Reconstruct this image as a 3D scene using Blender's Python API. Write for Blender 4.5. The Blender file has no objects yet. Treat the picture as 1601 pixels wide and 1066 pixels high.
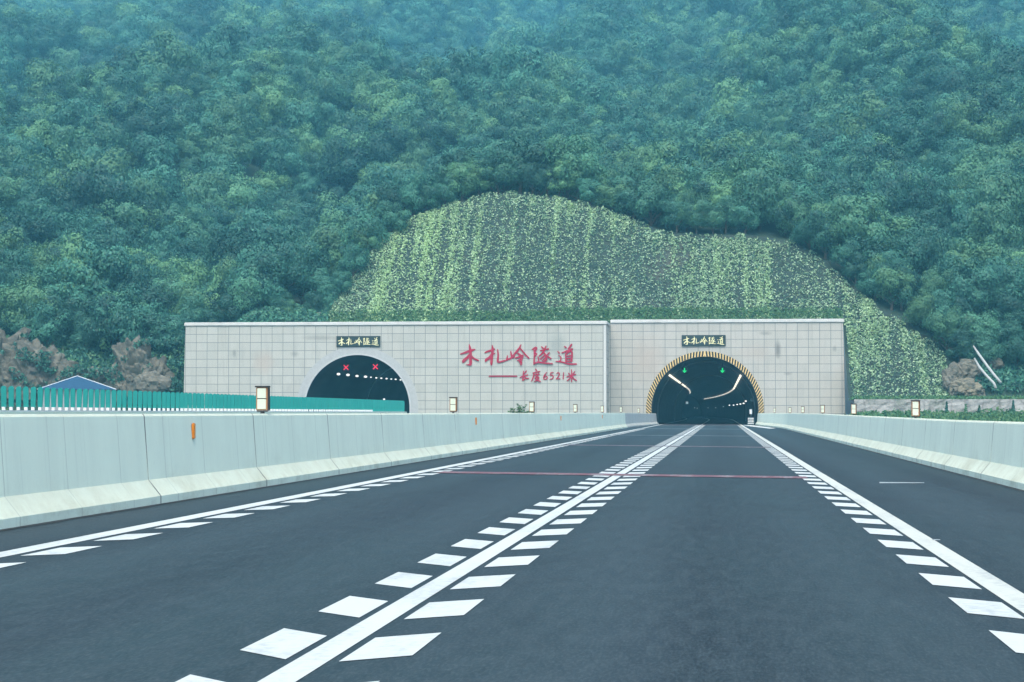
import bpy, bmesh, math, random
import numpy as np
from mathutils import Vector, noise
rnd = random.Random(7)
rng = np.random.default_rng(11)
S = bpy.context.scene
COL = S.collection
# ------------------------------------------------------------------ camera model
W, H, F = 1601.0, 1066.0, 3340.0
PSI = math.atan(327.5 / F)
THE = math.atan(112.0 / F)
HC = 1.14
FW = Vector((-math.sin(PSI) * math.cos(THE), math.cos(PSI) * math.cos(THE), math.sin(THE)))
RT = Vector((math.cos(PSI), math.sin(PSI), 0))
UP = RT.cross(FW)
def ray(px, py):
    return FW + RT * ((px - W / 2) / F) + UP * ((H / 2 - py) / F)
def at(px, py, Y):                       # point of the photograph on the plane y = Y
    d = ray(px, py)
    t = Y / d.y
    return Vector((d.x * t, Y, HC + d.z * t))
def on_ground(px, py, z=0.0):
    d = ray(px, py)
    t = (z - HC) / d.z
    return Vector((d.x * t, d.y * t, z))
def proj(p):
    v = Vector(p) - Vector((0, 0, HC))
    dz = v.dot(FW)
    return W / 2 + F * v.dot(RT) / dz, H / 2 - F * v.dot(UP) / dz, dz
cam = bpy.data.cameras.new('camera')
cam.sensor_width = 36
cam.lens = F / W * 36
cam.clip_start = 0.1
cam.clip_end = 5000
co = bpy.data.objects.new('camera', cam)
co.location = (0, 0, HC)
co.rotation_euler = (math.pi / 2 + THE, 0, PSI)
COL.objects.link(co)
S.camera = co

# ------------------------------------------------------------------ materials
def mat(name):
    m = bpy.data.materials.new(name)
    m.use_nodes = True
    nt = m.node_tree
    b = nt.nodes['Principled BSDF']
    return m, nt, b
def N(nt, typ, **kw):
    n = nt.nodes.new(typ)
    for k, v in kw.items():
        if k.startswith('i_'):
            n.inputs[k[2:].replace('_', ' ')].default_value = v
        else:
            setattr(n, k, v)
    return n
def L(nt, a, b):
    nt.links.new(a, b)
def math_n(nt, op, a, b=None, c=None, clamp=False):
    n = nt.nodes.new('ShaderNodeMath')
    n.operation = op
    n.use_clamp = clamp
    for i, v in enumerate((a, b, c)):
        if v is None:
            continue
        if hasattr(v, 'type'):
            L(nt, v, n.inputs[i])
        else:
            n.inputs[i].default_value = v
    return n.outputs[0]
def mix(nt, fac, a, b, blend='MIX'):
    n = nt.nodes.new('ShaderNodeMix')
    n.data_type = 'RGBA'
    n.blend_type = blend
    for i, v in ((0, fac), (6, a), (7, b)):
        if hasattr(v, 'type'):
            L(nt, v, n.inputs[i])
        else:
            n.inputs[i].default_value = v if i == 0 else (*v, 1)
    return n.outputs[2]
def coords(nt, scale=(1, 1, 1), loc=(0, 0, 0), which='Object'):
    tc = N(nt, 'ShaderNodeTexCoord')
    mp = N(nt, 'ShaderNodeMapping')
    mp.inputs['Scale'].default_value = scale
    mp.inputs['Location'].default_value = loc
    L(nt, tc.outputs[which], mp.inputs['Vector'])
    return mp.outputs[0]
def noise_n(nt, vec, scale, detail=4, rough=0.55):
    n = N(nt, 'ShaderNodeTexNoise')
    n.inputs['Scale'].default_value = scale
    n.inputs['Detail'].default_value = detail
    n.inputs['Roughness'].default_value = rough
    L(nt, vec, n.inputs['Vector'])
    return n.outputs[0]
def ramp(nt, fac, a, b, ca=(0, 0, 0), cb=(1, 1, 1)):
    n = N(nt, 'ShaderNodeValToRGB')
    n.color_ramp.elements[0].position = a
    n.color_ramp.elements[1].position = b
    n.color_ramp.elements[0].color = (*ca, 1)
    n.color_ramp.elements[1].color = (*cb, 1)
    L(nt, fac, n.inputs[0])
    return n.outputs[0]
def bump(nt, b, h, strength, dist=0.02):
    n = N(nt, 'ShaderNodeBump')
    n.inputs['Strength'].default_value = strength
    n.inputs['Distance'].default_value = dist
    L(nt, h, n.inputs['Height'])
    L(nt, n.outputs[0], b.inputs['Normal'])
def plain(name, c, rough=0.6, metal=0.0, vary=0.15, scale=3.0):
    m, nt, b = mat(name)
    v = coords(nt)
    f = noise_n(nt, v, scale)
    L(nt, mix(nt, f, [x * (1 - vary) for x in c], [min(1, x * (1 + vary)) for x in c]), b.inputs['Base Color'])
    b.inputs['Roughness'].default_value = rough
    b.inputs['Metallic'].default_value = metal
    return m
def glow(name, c, s):
    m, nt, b = mat(name)
    b.inputs['Base Color'].default_value = (*c, 1)
    b.inputs['Emission Color'].default_value = (*c, 1)
    b.inputs['Emission Strength'].default_value = s
    return m

M = {}
# asphalt
def asphalt():
    m, nt, b = mat('asphalt')
    v = coords(nt)
    fine = noise_n(nt, coords(nt, (60, 12, 1)), 1.0, 3, 0.75)
    grain = noise_n(nt, coords(nt, (9, 1.6, 1)), 1.0, 5, 0.75)
    streak = noise_n(nt, coords(nt, (1.3, 0.035, 1)), 1.0, 4, 0.55)
    patch = noise_n(nt, coords(nt, (0.35, 0.05, 1)), 1.0, 4, 0.6)
    blot = noise_n(nt, coords(nt, (1.2, 0.22, 1)), 1.0, 6, 0.7)
    # polished wheel tracks, two per lane
    s = N(nt, 'ShaderNodeSeparateXYZ')
    L(nt, v, s.inputs[0])
    u = math_n(nt, 'MULTIPLY', math_n(nt, 'ADD', s.outputs[0], 1.87), 2 * math.pi / 1.87)
    tr = math_n(nt, 'MULTIPLY_ADD', math_n(nt, 'COSINE', u), -0.5, 0.5)
    c = mix(nt, ramp(nt, streak, 0.3, 0.72), (0.007, 0.016, 0.023), (0.019, 0.035, 0.046))
    c = mix(nt, math_n(nt, 'MULTIPLY', tr, 0.5), c, (0.028, 0.050, 0.061))
    c = mix(nt, ramp(nt, patch, 0.40, 0.75, (0,0,0), (.6,.6,.6)), c, (0.014, 0.040, 0.046))
    c = mix(nt, math_n(nt, 'MULTIPLY', ramp(nt, grain, 0.42, 0.75), 0.6), c, (0.044, 0.070, 0.084))
    c = mix(nt, math_n(nt, 'MULTIPLY', ramp(nt, fine, 0.45, 0.8), 0.45), c, (0.09, 0.12, 0.13))
    c = mix(nt, math_n(nt, 'MULTIPLY', ramp(nt, blot, 0.52, 0.7), 0.22), c, (0.006, 0.012, 0.016))
    L(nt, c, b.inputs['Base Color'])
    L(nt, ramp(nt, grain, 0.3, 0.7, (0.75, 0.75, 0.75), (0.95, 0.95, 0.95)), b.inputs['Roughness'])
    b.inputs['Specular IOR Level'].default_value = 0.18
    bump(nt, b, grain, 0.7, 0.012)
    return m
M['asphalt'] = asphalt()
def paint(name, c, worn=0.25):
    m, nt, b = mat(name)
    v = coords(nt)
    n1 = noise_n(nt, v, 14, 5, 0.7)
    n2 = noise_n(nt, coords(nt, (1, 0.15, 1)), 3, 4, 0.6)
    f = ramp(nt, math_n(nt, 'MULTIPLY', n1, n2), 0.25, 0.40)
    L(nt, mix(nt, math_n(nt, 'MULTIPLY', f, worn), c, (0.30, 0.33, 0.33)), b.inputs['Base Color'])
    b.inputs['Roughness'].default_value = 0.55
    bump(nt, b, n1, 0.25, 0.004)
    return m
M['white_paint'] = paint('white_paint', (0.49, 0.525, 0.505), 0.8)
M['cream_paint'] = paint('cream_paint', (0.48, 0.50, 0.44), 0.9)
M['red_paint'] = paint('red_paint', (0.135, 0.045, 0.05), 0.8)
M['faded_red_paint'] = paint('faded_red_paint', (0.075, 0.048, 0.058), 0.5)
M['pale_paint'] = paint('pale_paint', (0.055, 0.075, 0.085), 0.5)
M['scuff'] = paint('scuff_paint', (0.28, 0.32, 0.33), 0.9)
M['joint'] = plain('joint_filler', (0.13, 0.14, 0.14), 0.9)
M['foot_shade'] = plain('foot_shade', (0.010, 0.013, 0.015), 0.8)  # near-black colour for the painted shadow at the barrier feet
def concrete(name, base, dark, warm):
    m, nt, b = mat(name)
    v = coords(nt)
    st = noise_n(nt, coords(nt, (1.0, 1.7, 0.16)), 1.2, 6, 0.6)
    bl = noise_n(nt, v, 0.6, 5, 0.6)
    fi = noise_n(nt, v, 22, 4, 0.7)
    c = mix(nt, math_n(nt, 'MULTIPLY', ramp(nt, st, 0.42, 0.8), 0.5), base, dark)
    c = mix(nt, math_n(nt, 'MULTIPLY', ramp(nt, bl, 0.45, 0.7), 0.55), c, [x * 1.12 for x in base])
    # the up-facing toe holds warm dust
    g = N(nt, 'ShaderNodeNewGeometry')
    sx = N(nt, 'ShaderNodeSeparateXYZ')
    L(nt, g.outputs['Normal'], sx.inputs[0])
    up = ramp(nt, sx.outputs[2], 0.25, 0.6)
    c = mix(nt, math_n(nt, 'MULTIPLY', up, math_n(nt, 'MULTIPLY_ADD', noise_n(nt, v, 2.5, 5, .7), 0.9, 0.15, True)), c, warm)
    c = mix(nt, math_n(nt, 'MULTIPLY', ramp(nt, fi, 0.3, 0.42, (1, 1, 1), (0, 0, 0)), 0.35), c, dark)
    ts = noise_n(nt, coords(nt, (1.0, 7.0, 0.12)), 1.3, 3, 0.6)
    c = mix(nt, math_n(nt, 'MULTIPLY', ramp(nt, ts, 0.62, 0.72), 0.45), c, [x * 0.8 for x in dark])
    s2 = N(nt, 'ShaderNodeSeparateXYZ')
    L(nt, v, s2.inputs[0])
    sm = math_n(nt, 'GREATER_THAN', math_n(nt, 'FRACT', math_n(nt, 'MULTIPLY', s2.outputs[1], 1 / 2.083)), 0.988)
    c = mix(nt, math_n(nt, 'MULTIPLY', sm, math_n(nt, 'MULTIPLY_ADD', bl, 0.9, 0.0)), c, [x * 0.55 for x in dark])
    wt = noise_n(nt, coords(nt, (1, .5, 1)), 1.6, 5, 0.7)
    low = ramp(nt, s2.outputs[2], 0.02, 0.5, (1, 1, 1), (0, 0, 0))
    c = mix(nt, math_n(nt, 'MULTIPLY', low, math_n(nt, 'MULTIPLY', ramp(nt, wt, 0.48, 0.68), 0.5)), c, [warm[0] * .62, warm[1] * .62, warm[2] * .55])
    L(nt, c, b.inputs['Base Color'])
    b.inputs['Roughness'].default_value = 0.85
    bump(nt, b, fi, 0.25, 0.006)
    return m
M['barrier'] = concrete('barrier_concrete', (0.73, 0.82, 0.69), (0.61, 0.69, 0.59), (0.49, 0.505, 0.39))
M['old_barrier'] = concrete('old_barrier_concrete', (0.43, 0.46, 0.45), (0.25, 0.26, 0.25), (0.42, 0.42, 0.36))
M['coping'] = concrete('coping_concrete', (0.58, 0.59, 0.57), (0.40, 0.40, 0.38), (0.5, 0.5, 0.48))
def tiles(name, c1, c2, ox, oz, stains):
    m, nt, b = mat(name)
    tc = N(nt, 'ShaderNodeTexCoord')
    s = N(nt, 'ShaderNodeSeparateXYZ')
    L(nt, tc.outputs['Object'], s.inputs[0])
    cb = N(nt, 'ShaderNodeCombineXYZ')
    L(nt, math_n(nt, 'ADD', s.outputs[0], ox), cb.inputs[0])
    L(nt, math_n(nt, 'ADD', s.outputs[2], oz), cb.inputs[1])
    br = N(nt, 'ShaderNodeTexBrick')
    br.offset = 0
    br.squash = 1
    br.inputs['Scale'].default_value = 1
    br.inputs['Mortar Size'].default_value = 0.026
    br.inputs['Mortar Smooth'].default_value = 0.2
    br.inputs['Brick Width'].default_value = 1.04
    br.inputs['Row Height'].default_value = 0.785
    br.inputs['Color1'].default_value = (*c1, 1)
    br.inputs['Color2'].default_value = (*c2, 1)
    br.inputs['Mortar'].default_value = (0.17, 0.185, 0.185, 1)
    L(nt, cb.outputs[0], br.inputs['Vector'])
    v = coords(nt)
    st = noise_n(nt, coords(nt, (1.6, 1, 0.35)), 0.9, 5, 0.65)
    c = mix(nt, math_n(nt, 'MULTIPLY', ramp(nt, st, 0.5, 0.75), 0.35), br.outputs[0], (0.25, 0.26, 0.25))
    run = noise_n(nt, coords(nt, (4.5, 1, 0.09)), 1.0, 3, 0.6)
    c = mix(nt, math_n(nt, 'MULTIPLY', ramp(nt, run, 0.6, 0.75), 0.4), c, (0.22, 0.22, 0.20))
    for (X, Z, rx, rz, colr, amt) in stains:
        dx = math_n(nt, 'DIVIDE', math_n(nt, 'SUBTRACT', s.outputs[0], X), rx)
        dz = math_n(nt, 'DIVIDE', math_n(nt, 'SUBTRACT', s.outputs[2], Z), rz)
        d = math_n(nt, 'SQRT', math_n(nt, 'ADD', math_n(nt, 'MULTIPLY', dx, dx), math_n(nt, 'MULTIPLY', dz, dz)))
        d = math_n(nt, 'ADD', d, math_n(nt, 'MULTIPLY_ADD', noise_n(nt, v, 1.2, 4), 0.9, -0.45))
        k = ramp(nt, d, 0.25, 1.0, (1, 1, 1), (0, 0, 0))
        c = mix(nt, math_n(nt, 'MULTIPLY', k, amt), c, colr)
    L(nt, c, b.inputs['Base Color'])
    b.inputs['Roughness'].default_value = 0.6
    bump(nt, b, br.outputs[1], -0.6, 0.02)
    return m
def leafmat(name, dark, light, warm, rand=True, trans=0.12):
    m, nt, b = mat(name)
    at_ = N(nt, 'ShaderNodeAttribute', attribute_name='tint')
    oi = N(nt, 'ShaderNodeObjectInfo')
    sep = N(nt, 'ShaderNodeSeparateColor')
    L(nt, at_.outputs['Color'], sep.inputs[0])
    c = mix(nt, sep.outputs[0], dark, light)
    t = math_n(nt, 'FRACT', math_n(nt, 'ADD', sep.outputs[1], oi.outputs['Random'] if rand else 0.0))
    k2 = math_n(nt, 'FRACT', math_n(nt, 'MULTIPLY', t, 7.31))
    c = mix(nt, ramp(nt, t, 0.55, 1.0), c, warm)
    c = mix(nt, math_n(nt, 'MULTIPLY', k2, 0.46 if rand else 0.0), c, [x * 0.45 for x in dark])
    c = mix(nt, ramp(nt, t, 0.0, 0.35, (0.75, 0.75, 0.75), (0, 0, 0)), c, [x * .55 for x in dark])
    L(nt, c, b.inputs['Base Color'])
    b.inputs['Roughness'].default_value = 0.55
    b.inputs['Specular IOR Level'].default_value = 0.25
    tr = N(nt, 'ShaderNodeBsdfTranslucent')
    L(nt, c, tr.inputs[0])
    ms = N(nt, 'ShaderNodeMixShader')
    ms.inputs[0].default_value = trans
    L(nt, b.outputs[0], ms.inputs[1])
    L(nt, tr.outputs[0], ms.inputs[2])
    L(nt, ms.outputs[0], nt.nodes['Material Output'].inputs[0])
    return m
M['leaves'] = leafmat('tree_leaves', (0.013, 0.072, 0.058), (0.082, 0.275, 0.182), (0.125, 0.285, 0.130))
M['creeper'] = leafmat('creeper_leaves', (0.035, 0.125, 0.075), (0.46, 0.63, 0.41), (0.40, 0.61, 0.26), False, 0.2)
M['grass'] = leafmat('grass_blades', (0.03, 0.10, 0.05), (0.08, 0.20, 0.08), (0.12, 0.20, 0.06), False, 0.25)
M['bark'] = plain('bark', (0.09, 0.075, 0.06), 0.9)
def soil(name, a, b_, c_, sc, extra=None):
    m, nt, b = mat(name)
    v = coords(nt)
    c = mix(nt, ramp(nt, noise_n(nt, v, sc, 6, 0.7), 0.35, 0.7), a, b_)
    c = mix(nt, ramp(nt, noise_n(nt, v, sc * 6, 4, 0.7), 0.5, 0.75), c, c_)
    if extra:
        c = mix(nt, ramp(nt, noise_n(nt, coords(nt, (1, .8, 1)), 0.13, 4, 0.6), 0.58, 0.72, (0, 0, 0), (.55, .55, .55)), c, extra)
    L(nt, c, b.inputs['Base Color'])
    b.inputs['Roughness'].default_value = 0.95
    bump(nt, b, noise_n(nt, v, sc * 5, 5, .7), 0.8, 0.15)
    return m
M['undergrowth_soil'] = soil('forest_floor', (0.010, 0.030, 0.022), (0.018, 0.050, 0.030), (0.03, 0.06, 0.035), 0.5)
M['net_slope'] = soil('net_slope', (0.013, 0.032, 0.025), (0.028, 0.046, 0.037), (0.012, 0.036, 0.023), 0.25, (0.095, 0.080, 0.066))
M['ground'] = soil('ground_soil', (0.07, 0.09, 0.05), (0.05, 0.09, 0.04), (0.12, 0.11, 0.08), 0.4)
def rockmat(name, a, b_, c_):
    m, nt, b = mat(name)
    v = coords(nt)
    vo = N(nt, 'ShaderNodeTexVoronoi', feature='DISTANCE_TO_EDGE')
    vo.inputs['Scale'].default_value = 0.65
    wv = N(nt, 'ShaderNodeVectorMath', operation='ADD')
    nz = N(nt, 'ShaderNodeTexNoise')
    nz.inputs['Scale'].default_value = 0.9
    nz.inputs['Detail'].default_value = 5
    L(nt, v, nz.inputs['Vector'])
    L(nt, v, wv.inputs[0])
    L(nt, nz.outputs['Color'], wv.inputs[1])
    L(nt, wv.outputs[0], vo.inputs['Vector'])
    c = mix(nt, ramp(nt, noise_n(nt, v, 0.5, 6, 0.7), 0.35, 0.68), a, b_)
    c = mix(nt, ramp(nt, noise_n(nt, v, 0.9, 4, 0.6), 0.52, 0.68), c, c_)
    c = mix(nt, ramp(nt, vo.outputs[0], 0.0, 0.10, (0.4, 0.4, 0.4), (0, 0, 0)), c, (0.05, 0.055, 0.055))
    L(nt, c, b.inputs['Base Color'])
    b.inputs['Roughness'].default_value = 0.95
    bump(nt, b, noise_n(nt, v, 1.6, 4, .6), 0.5, 0.25)
    return m
M['rock'] = rockmat('grey_rock', (0.090, 0.088, 0.068), (0.185, 0.178, 0.140), (0.045, 0.056, 0.042))
M['tan_rock'] = rockmat('tan_rock', (0.115, 0.110, 0.082), (0.26, 0.235, 0.16), (0.06, 0.066, 0.052))
M['stone_wall'] = rockmat('rubble_stone', (0.24, 0.25, 0.24), (0.38, 0.38, 0.36), (0.14, 0.17, 0.14))
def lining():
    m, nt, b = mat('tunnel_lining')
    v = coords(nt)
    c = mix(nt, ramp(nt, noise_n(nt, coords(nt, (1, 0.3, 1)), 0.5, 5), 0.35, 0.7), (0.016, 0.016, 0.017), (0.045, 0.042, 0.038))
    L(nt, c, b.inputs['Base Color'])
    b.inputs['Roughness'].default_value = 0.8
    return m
M['lining'] = lining()
M['ring_pale'] = plain('ring_pale', (0.34, 0.36, 0.38), 0.7)
M['rim'] = plain('pale_rim', (0.47, 0.49, 0.49), 0.6)
M['arch_plain'] = plain('arch_render', (0.40, 0.42, 0.415), 0.7)
M['red_letter'] = plain('red_lettering', (0.38, 0.003, 0.04), 0.45)
M['gold_letter'] = plain('gold_lettering', (0.82, 0.80, 0.46), 0.45)
M['plaque'] = plain('plaque_dark', (0.018, 0.035, 0.035), 0.4)
M['black'] = plain('black_metal', (0.02, 0.02, 0.022), 0.5)
M['lamp_panel'] = plain('lamp_panel', (0.60, 0.66, 0.54), 0.4)
M['lamp_white'] = plain('lamp_white', (0.66, 0.69, 0.68), 0.4)
M['lamp_side'] = plain('lamp_side_rust', (0.38, 0.20, 0.10), 0.6)
M['orange'] = plain('orange_reflector', (0.66, 0.23, 0.02), 0.35)
M['teal'] = plain('teal_board', (0.006, 0.24, 0.215), 0.45, vary=0.25, scale=0.8)
M['foot_white'] = plain('white_bracket', (0.66, 0.69, 0.70), 0.5)
M['steel'] = plain('grey_steel', (0.35, 0.37, 0.38), 0.45, 0.4)
M['blue_roof'] = plain('blue_sheet_roof', (0.008, 0.055, 0.115), 0.5)
M['white_trim'] = plain('white_trim', (0.62, 0.68, 0.72), 0.5)
M['pipe'] = plain('pale_pipe', (0.34, 0.36, 0.345), 0.6)
M['lamp_on'] = glow('lamp_glow', (1.0, 0.90, 0.72), 0.55)
M['lamp_far'] = glow('lamp_glow_far', (1.0, 0.92, 0.78), 0.28)
M['dot_on'] = glow('spot_glow', (1.0, 0.97, 0.92), 0.5)
M['dot_dim'] = glow('dim_glow', (0.75, 0.85, 0.9), 0.16)
M['green_on'] = glow('green_arrow_glow', (0.02, 0.95, 0.25), 0.36)
M['red_on'] = glow('red_cross_glow', (1.0, 0.03, 0.09), 0.45)
def stripe_mat():
    m, nt, b = mat('yellow_black_stripes')
    tc = N(nt, 'ShaderNodeTexCoord')
    s = N(nt, 'ShaderNodeSeparateXYZ')
    L(nt, tc.outputs['Object'], s.inputs[0])
    x = s.outputs[0]
    z = s.outputs[2]
    ang = math_n(nt, 'ABSOLUTE', math_n(nt, 'ARCTAN2', x, z))          # 0 at the crown, pi/2 at the foot
    r = math_n(nt, 'SQRT', math_n(nt, 'ADD', math_n(nt, 'MULTIPLY', x, x), math_n(nt, 'MULTIPLY', z, z)))
    k = math_n(nt, 'MULTIPLY', math_n(nt, 'SUBTRACT', r, 5.25), math_n(nt, 'MULTIPLY_ADD', ang, 0.10, 0.03))
    f = math_n(nt, 'FRACT', math_n(nt, 'MULTIPLY', math_n(nt, 'ADD', ang, k), 18.5))
    st = math_n(nt, 'GREATER_THAN', f, 0.42)
    L(nt, mix(nt, st, (0.74, 0.54, 0.22), (0.008, 0.009, 0.01)), b.inputs['Base Color'])
    b.inputs['Roughness'].default_value = 0.5
    return m
M['stripes'] = stripe_mat()

# ------------------------------------------------------------------ object helpers
def link(o, parent=None):
    COL.objects.link(o)
    if parent is not None:
        o.parent = parent
    return o
def tag(o, label=None, cat=None, group=None, kind=None):
    if label: o['label'] = label
    if cat: o['category'] = cat
    if group: o['group'] = group
    if kind: o['kind'] = kind
    return o
def thing(name, label, cat, loc=(0, 0, 0), group=None, rz=0):
    o = bpy.data.objects.new(name, None)
    o.empty_display_size = 0.2
    o.location = loc
    o.rotation_euler = (0, 0, rz)
    link(o)
    return tag(o, label, cat, group)
def obj(name, bm, m, parent=None, smooth=False):
    me = bpy.data.meshes.new(name)
    bmesh.ops.recalc_face_normals(bm, faces=bm.faces)
    bm.to_mesh(me)
    bm.free()
    if smooth:
        me.shade_smooth()
    me.materials.append(M[m] if isinstance(m, str) else m)
    return link(bpy.data.objects.new(name, me), parent)
def raw(name, v, f, m, parent=None, tint=None):
    me = bpy.data.meshes.new(name)
    v = np.asarray(v, np.float32)
    f = np.asarray(f, np.int32)
    k = f.shape[1]
    me.vertices.add(len(v)); me.vertices.foreach_set('co', v.ravel())
    me.loops.add(f.size); me.loops.foreach_set('vertex_index', f.ravel())
    me.polygons.add(len(f)); me.polygons.foreach_set('loop_start', np.arange(0, f.size, k, dtype=np.int32))
    me.update(calc_edges=True)
    if tint is not None:
        a = me.attributes.new('tint', 'FLOAT_COLOR', 'FACE')
        c = np.ones((len(f), 4), np.float32)
        c[:, :2] = tint
        a.data.foreach_set('color', c.ravel())
    me.materials.append(M[m] if isinstance(m, str) else m)
    return link(bpy.data.objects.new(name, me), parent)
def copy_tree(o, parent=None):
    c = o.copy()
    COL.objects.link(c)
    if parent is not None:
        c.parent = parent
    for ch in list(o.children):
        copy_tree(ch, c)
    return c
def box(bm, x0, x1, y0, y1, z0, z1):
    v = [bm.verts.new(p) for p in ((x0, y0, z0), (x1, y0, z0), (x1, y1, z0), (x0, y1, z0), (x0, y0, z1), (x1, y0, z1), (x1, y1, z1), (x0, y1, z1))]
    for q in ((0, 3, 2, 1), (4, 5, 6, 7), (0, 1, 5, 4), (1, 2, 6, 5), (2, 3, 7, 6), (3, 0, 4, 7)):
        bm.faces.new([v[i] for i in q])
    return bm
def bev(bm, w=0.01, seg=1):
    bmesh.ops.bevel(bm, geom=list(bm.edges), offset=w, segments=seg, affect='EDGES', clamp_overlap=True)
    return bm
def nb():
    return bmesh.new()
def tube(bm, pts, rs, seg=8):
    rings = []
    for i, p in enumerate(pts):
        p = Vector(p)
        d = (Vector(pts[min(i + 1, len(pts) - 1)]) - Vector(pts[max(i - 1, 0)])).normalized()
        a = d.cross(Vector((0.3, 1, 0.2))).normalized()
        b = d.cross(a)
        rings.append([bm.verts.new(p + (a * math.cos(2 * math.pi * k / seg) + b * math.sin(2 * math.pi * k / seg)) * rs[i]) for k in range(seg)])
    for r0, r1 in zip(rings, rings[1:]):
        for k in range(seg):
            bm.faces.new((r0[k], r0[(k + 1) % seg], r1[(k + 1) % seg], r1[k]))
    bm.faces.new(rings[0]); bm.faces.new(rings[-1][::-1])
    return bm

# ------------------------------------------------------------------ ground and roads
GX, GY0, GY1 = 700, -400, 1720
bm = nb()
v = [bm.verts.new(p) for p in ((-GX, GY0, -0.03), (GX, GY0, -0.03), (GX, GY1, -0.03), (-GX, GY1, -0.03))]
bm.faces.new(v)
tag(obj('ground', bm, 'ground'), kind='structure')
YP_L, YP_R = 198.0, 203.5
def curve_x(y):                          # the right-hand bore bends gently away
    return 0.0 if y < 310 else -(y - 310) ** 2 / 11000.0
def strip(name, m, x0, x1, ys, z, follow=True, kind='structure'):
    bm = nb()
    rows = []
    for y in ys:
        c = curve_x(y) if follow else 0
        rows.append((bm.verts.new((x0 + c, y, z)), bm.verts.new((x1 + c, y, z))))
    for a, b in zip(rows, rows[1:]):
        bm.faces.new((a[0], a[1], b[1], b[0]))
    return tag(obj(name, bm, m), kind=kind)
ys_main = [-150, 0, 60, 130, 203.5] + [203.5 + 8 * k for k in range(1, 55)]
strip('road', 'asphalt', -7.2, 4.75, ys_main, 0.0)
strip('opposite_road', 'asphalt', -41.5, -29.2, [-150, 0, 100, 198, 330], 0.0, False)
strip('edge_line', 'white_paint', -5.86, -5.64, ys_main, 0.004)
strip('lane_line', 'white_paint', -1.955, -1.795, ys_main, 0.004)
strip('edge_line', 'cream_paint', 1.70, 1.885, ys_main, 0.004)
strip('edge_line', 'white_paint', -30.4, -30.2, [-150, 60, 198, 330], 0.004, False)
strip('edge_line', 'white_paint', -38.1, -37.9, [-150, 60, 198, 330], 0.004, False)
def blocks(x_in, x_out, y0, y1, skew):
    bm = nb()
    y = y0
    while y < y1:
        j = rnd.uniform(-0.015, 0.015)
        p = [(x_in, y + j), (x_out, y + skew), (x_out, y + 1.04 + skew), (x_in, y + 1.04 + j)]
        bm.faces.new([bm.verts.new((a, b, 0.004)) for a, b in p])
        y += 2.0
    return tag(obj('slow_marking', bm, 'white_paint'), kind='structure')
blocks(-2.005, -2.30, 3.76, 200, 0.34)
blocks(-1.745, -1.445, 3.69, 200, 0.27)
blocks(1.665, 1.385, 4.02, 200, 0.34)
blocks(-5.55, -5.26, 4.55, 150, 0.25)
def red_bar(pa, pb, w, m, z=0.006):
    a, b = on_ground(*pa), on_ground(*pb)
    bm = nb()
    n = 16
    prev = None
    for i in range(n + 1):
        p = a.lerp(b, i / n)
        q = (bm.verts.new((p.x, p.y - w / 2, z)), bm.verts.new((p.x, p.y + w / 2, z)))
        if prev:
            bm.faces.new((prev[0], q[0], q[1], prev[1]))
        prev = q
    return tag(obj('cross_marking', bm, m), kind='structure')
red_bar((688, 738.5), (1262, 747), 1.15, 'red_paint', 0.008)
red_bar((880, 695.5), (1205, 699.5), 1.6, 'faded_red_paint')
red_bar((1000, 670), (1160, 671), 3.0, 'pale_paint')
red_bar((950, 680), (1180, 682), 1.6, 'pale_paint')
tag(strip('cross_marking', 'faded_red_paint', -5.6, 1.68, [194, 202], 0.008, False), kind='structure')
bm = nb()
bm.faces.new([bm.verts.new(on_ground(*p, 0.005)) for p in ((1160, 664.6), (1174, 664.4), (1213, 669.3), (1203, 670.0))])
tag(obj('chevron_marking', bm, 'white_paint'), kind='structure')
for (px, py, w, h) in ((1410, 754.3, 70, 1.8), (1464, 843.5, 12, 1.8)):
    bm = nb()
    bm.faces.new([bm.verts.new(on_ground(*p, 0.004)) for p in ((px - w / 2, py - h / 2), (px + w / 2, py - h * .1), (px + w / 2, py + h * .4), (px - w / 2, py + h / 2))])
    tag(obj('paint_scuff', bm, 'scuff'), kind='structure')

# ------------------------------------------------------------------ barriers
def barrier_profile(h, flip):
    p = [(0, 0), (0, 0.10), (0.16, 0.30), (0.22, h - 0.03), (0.24, h), (0.40, h), (0.42, h - 0.03), (0.48, 0.30), (0.64, 0.10), (0.64, 0)]
    return [(x * flip, z) for x, z in p]
def panel(ya, yb, xf, h, flip, m, parent):
    bm = nb()
    n = max(1, int((yb - ya) / 3))
    rings = []
    for i in range(n + 1):
        y = ya + (yb - ya) * i / n
        rings.append([bm.verts.new((xf(y) + x, y, z)) for x, z in barrier_profile(h(y), flip)])
    for a, b in zip(rings, rings[1:]):
        k = len(a)
        for j in range(k):
            bm.faces.new((a[j], a[(j + 1) % k], b[(j + 1) % k], b[j]))
    bm.faces.new(rings[0]); bm.faces.new(rings[-1])
    bmesh.ops.bevel(bm, geom=[e for e in bm.edges if abs(e.verts[0].co.y - e.verts[1].co.y) < 1e-6 and (abs(e.verts[0].co.y - ya) < 1e-6 or abs(e.verts[0].co.y - yb) < 1e-6)], offset=0.004, segments=1, affect='EDGES')
    return obj('panel', bm, m, parent)
def ease(a, b, t):
    t = min(1, max(0, t))
    t = t * t * (3 - 2 * t)
    return a + (b - a) * t
XL, XR = -6.98, 4.40
xl = lambda y: ease(XL, -5.95, (y - 165) / 38)
xr = lambda y: ease(XR, 3.15, (y - 150) / 50)
hl = lambda y: 1.125 if y < 160 else 1.125 - 0.06 * min(1, (y - 160) / 30)
hr = lambda y: 0.99 + 0.10 * min(1, max(0, (y - 45) / 60))
bl_ = thing('concrete_barrier', 'pale concrete barrier with jointed panels below the teal fence, along the median', 'barrier', (XL, 90, 0))
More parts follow.
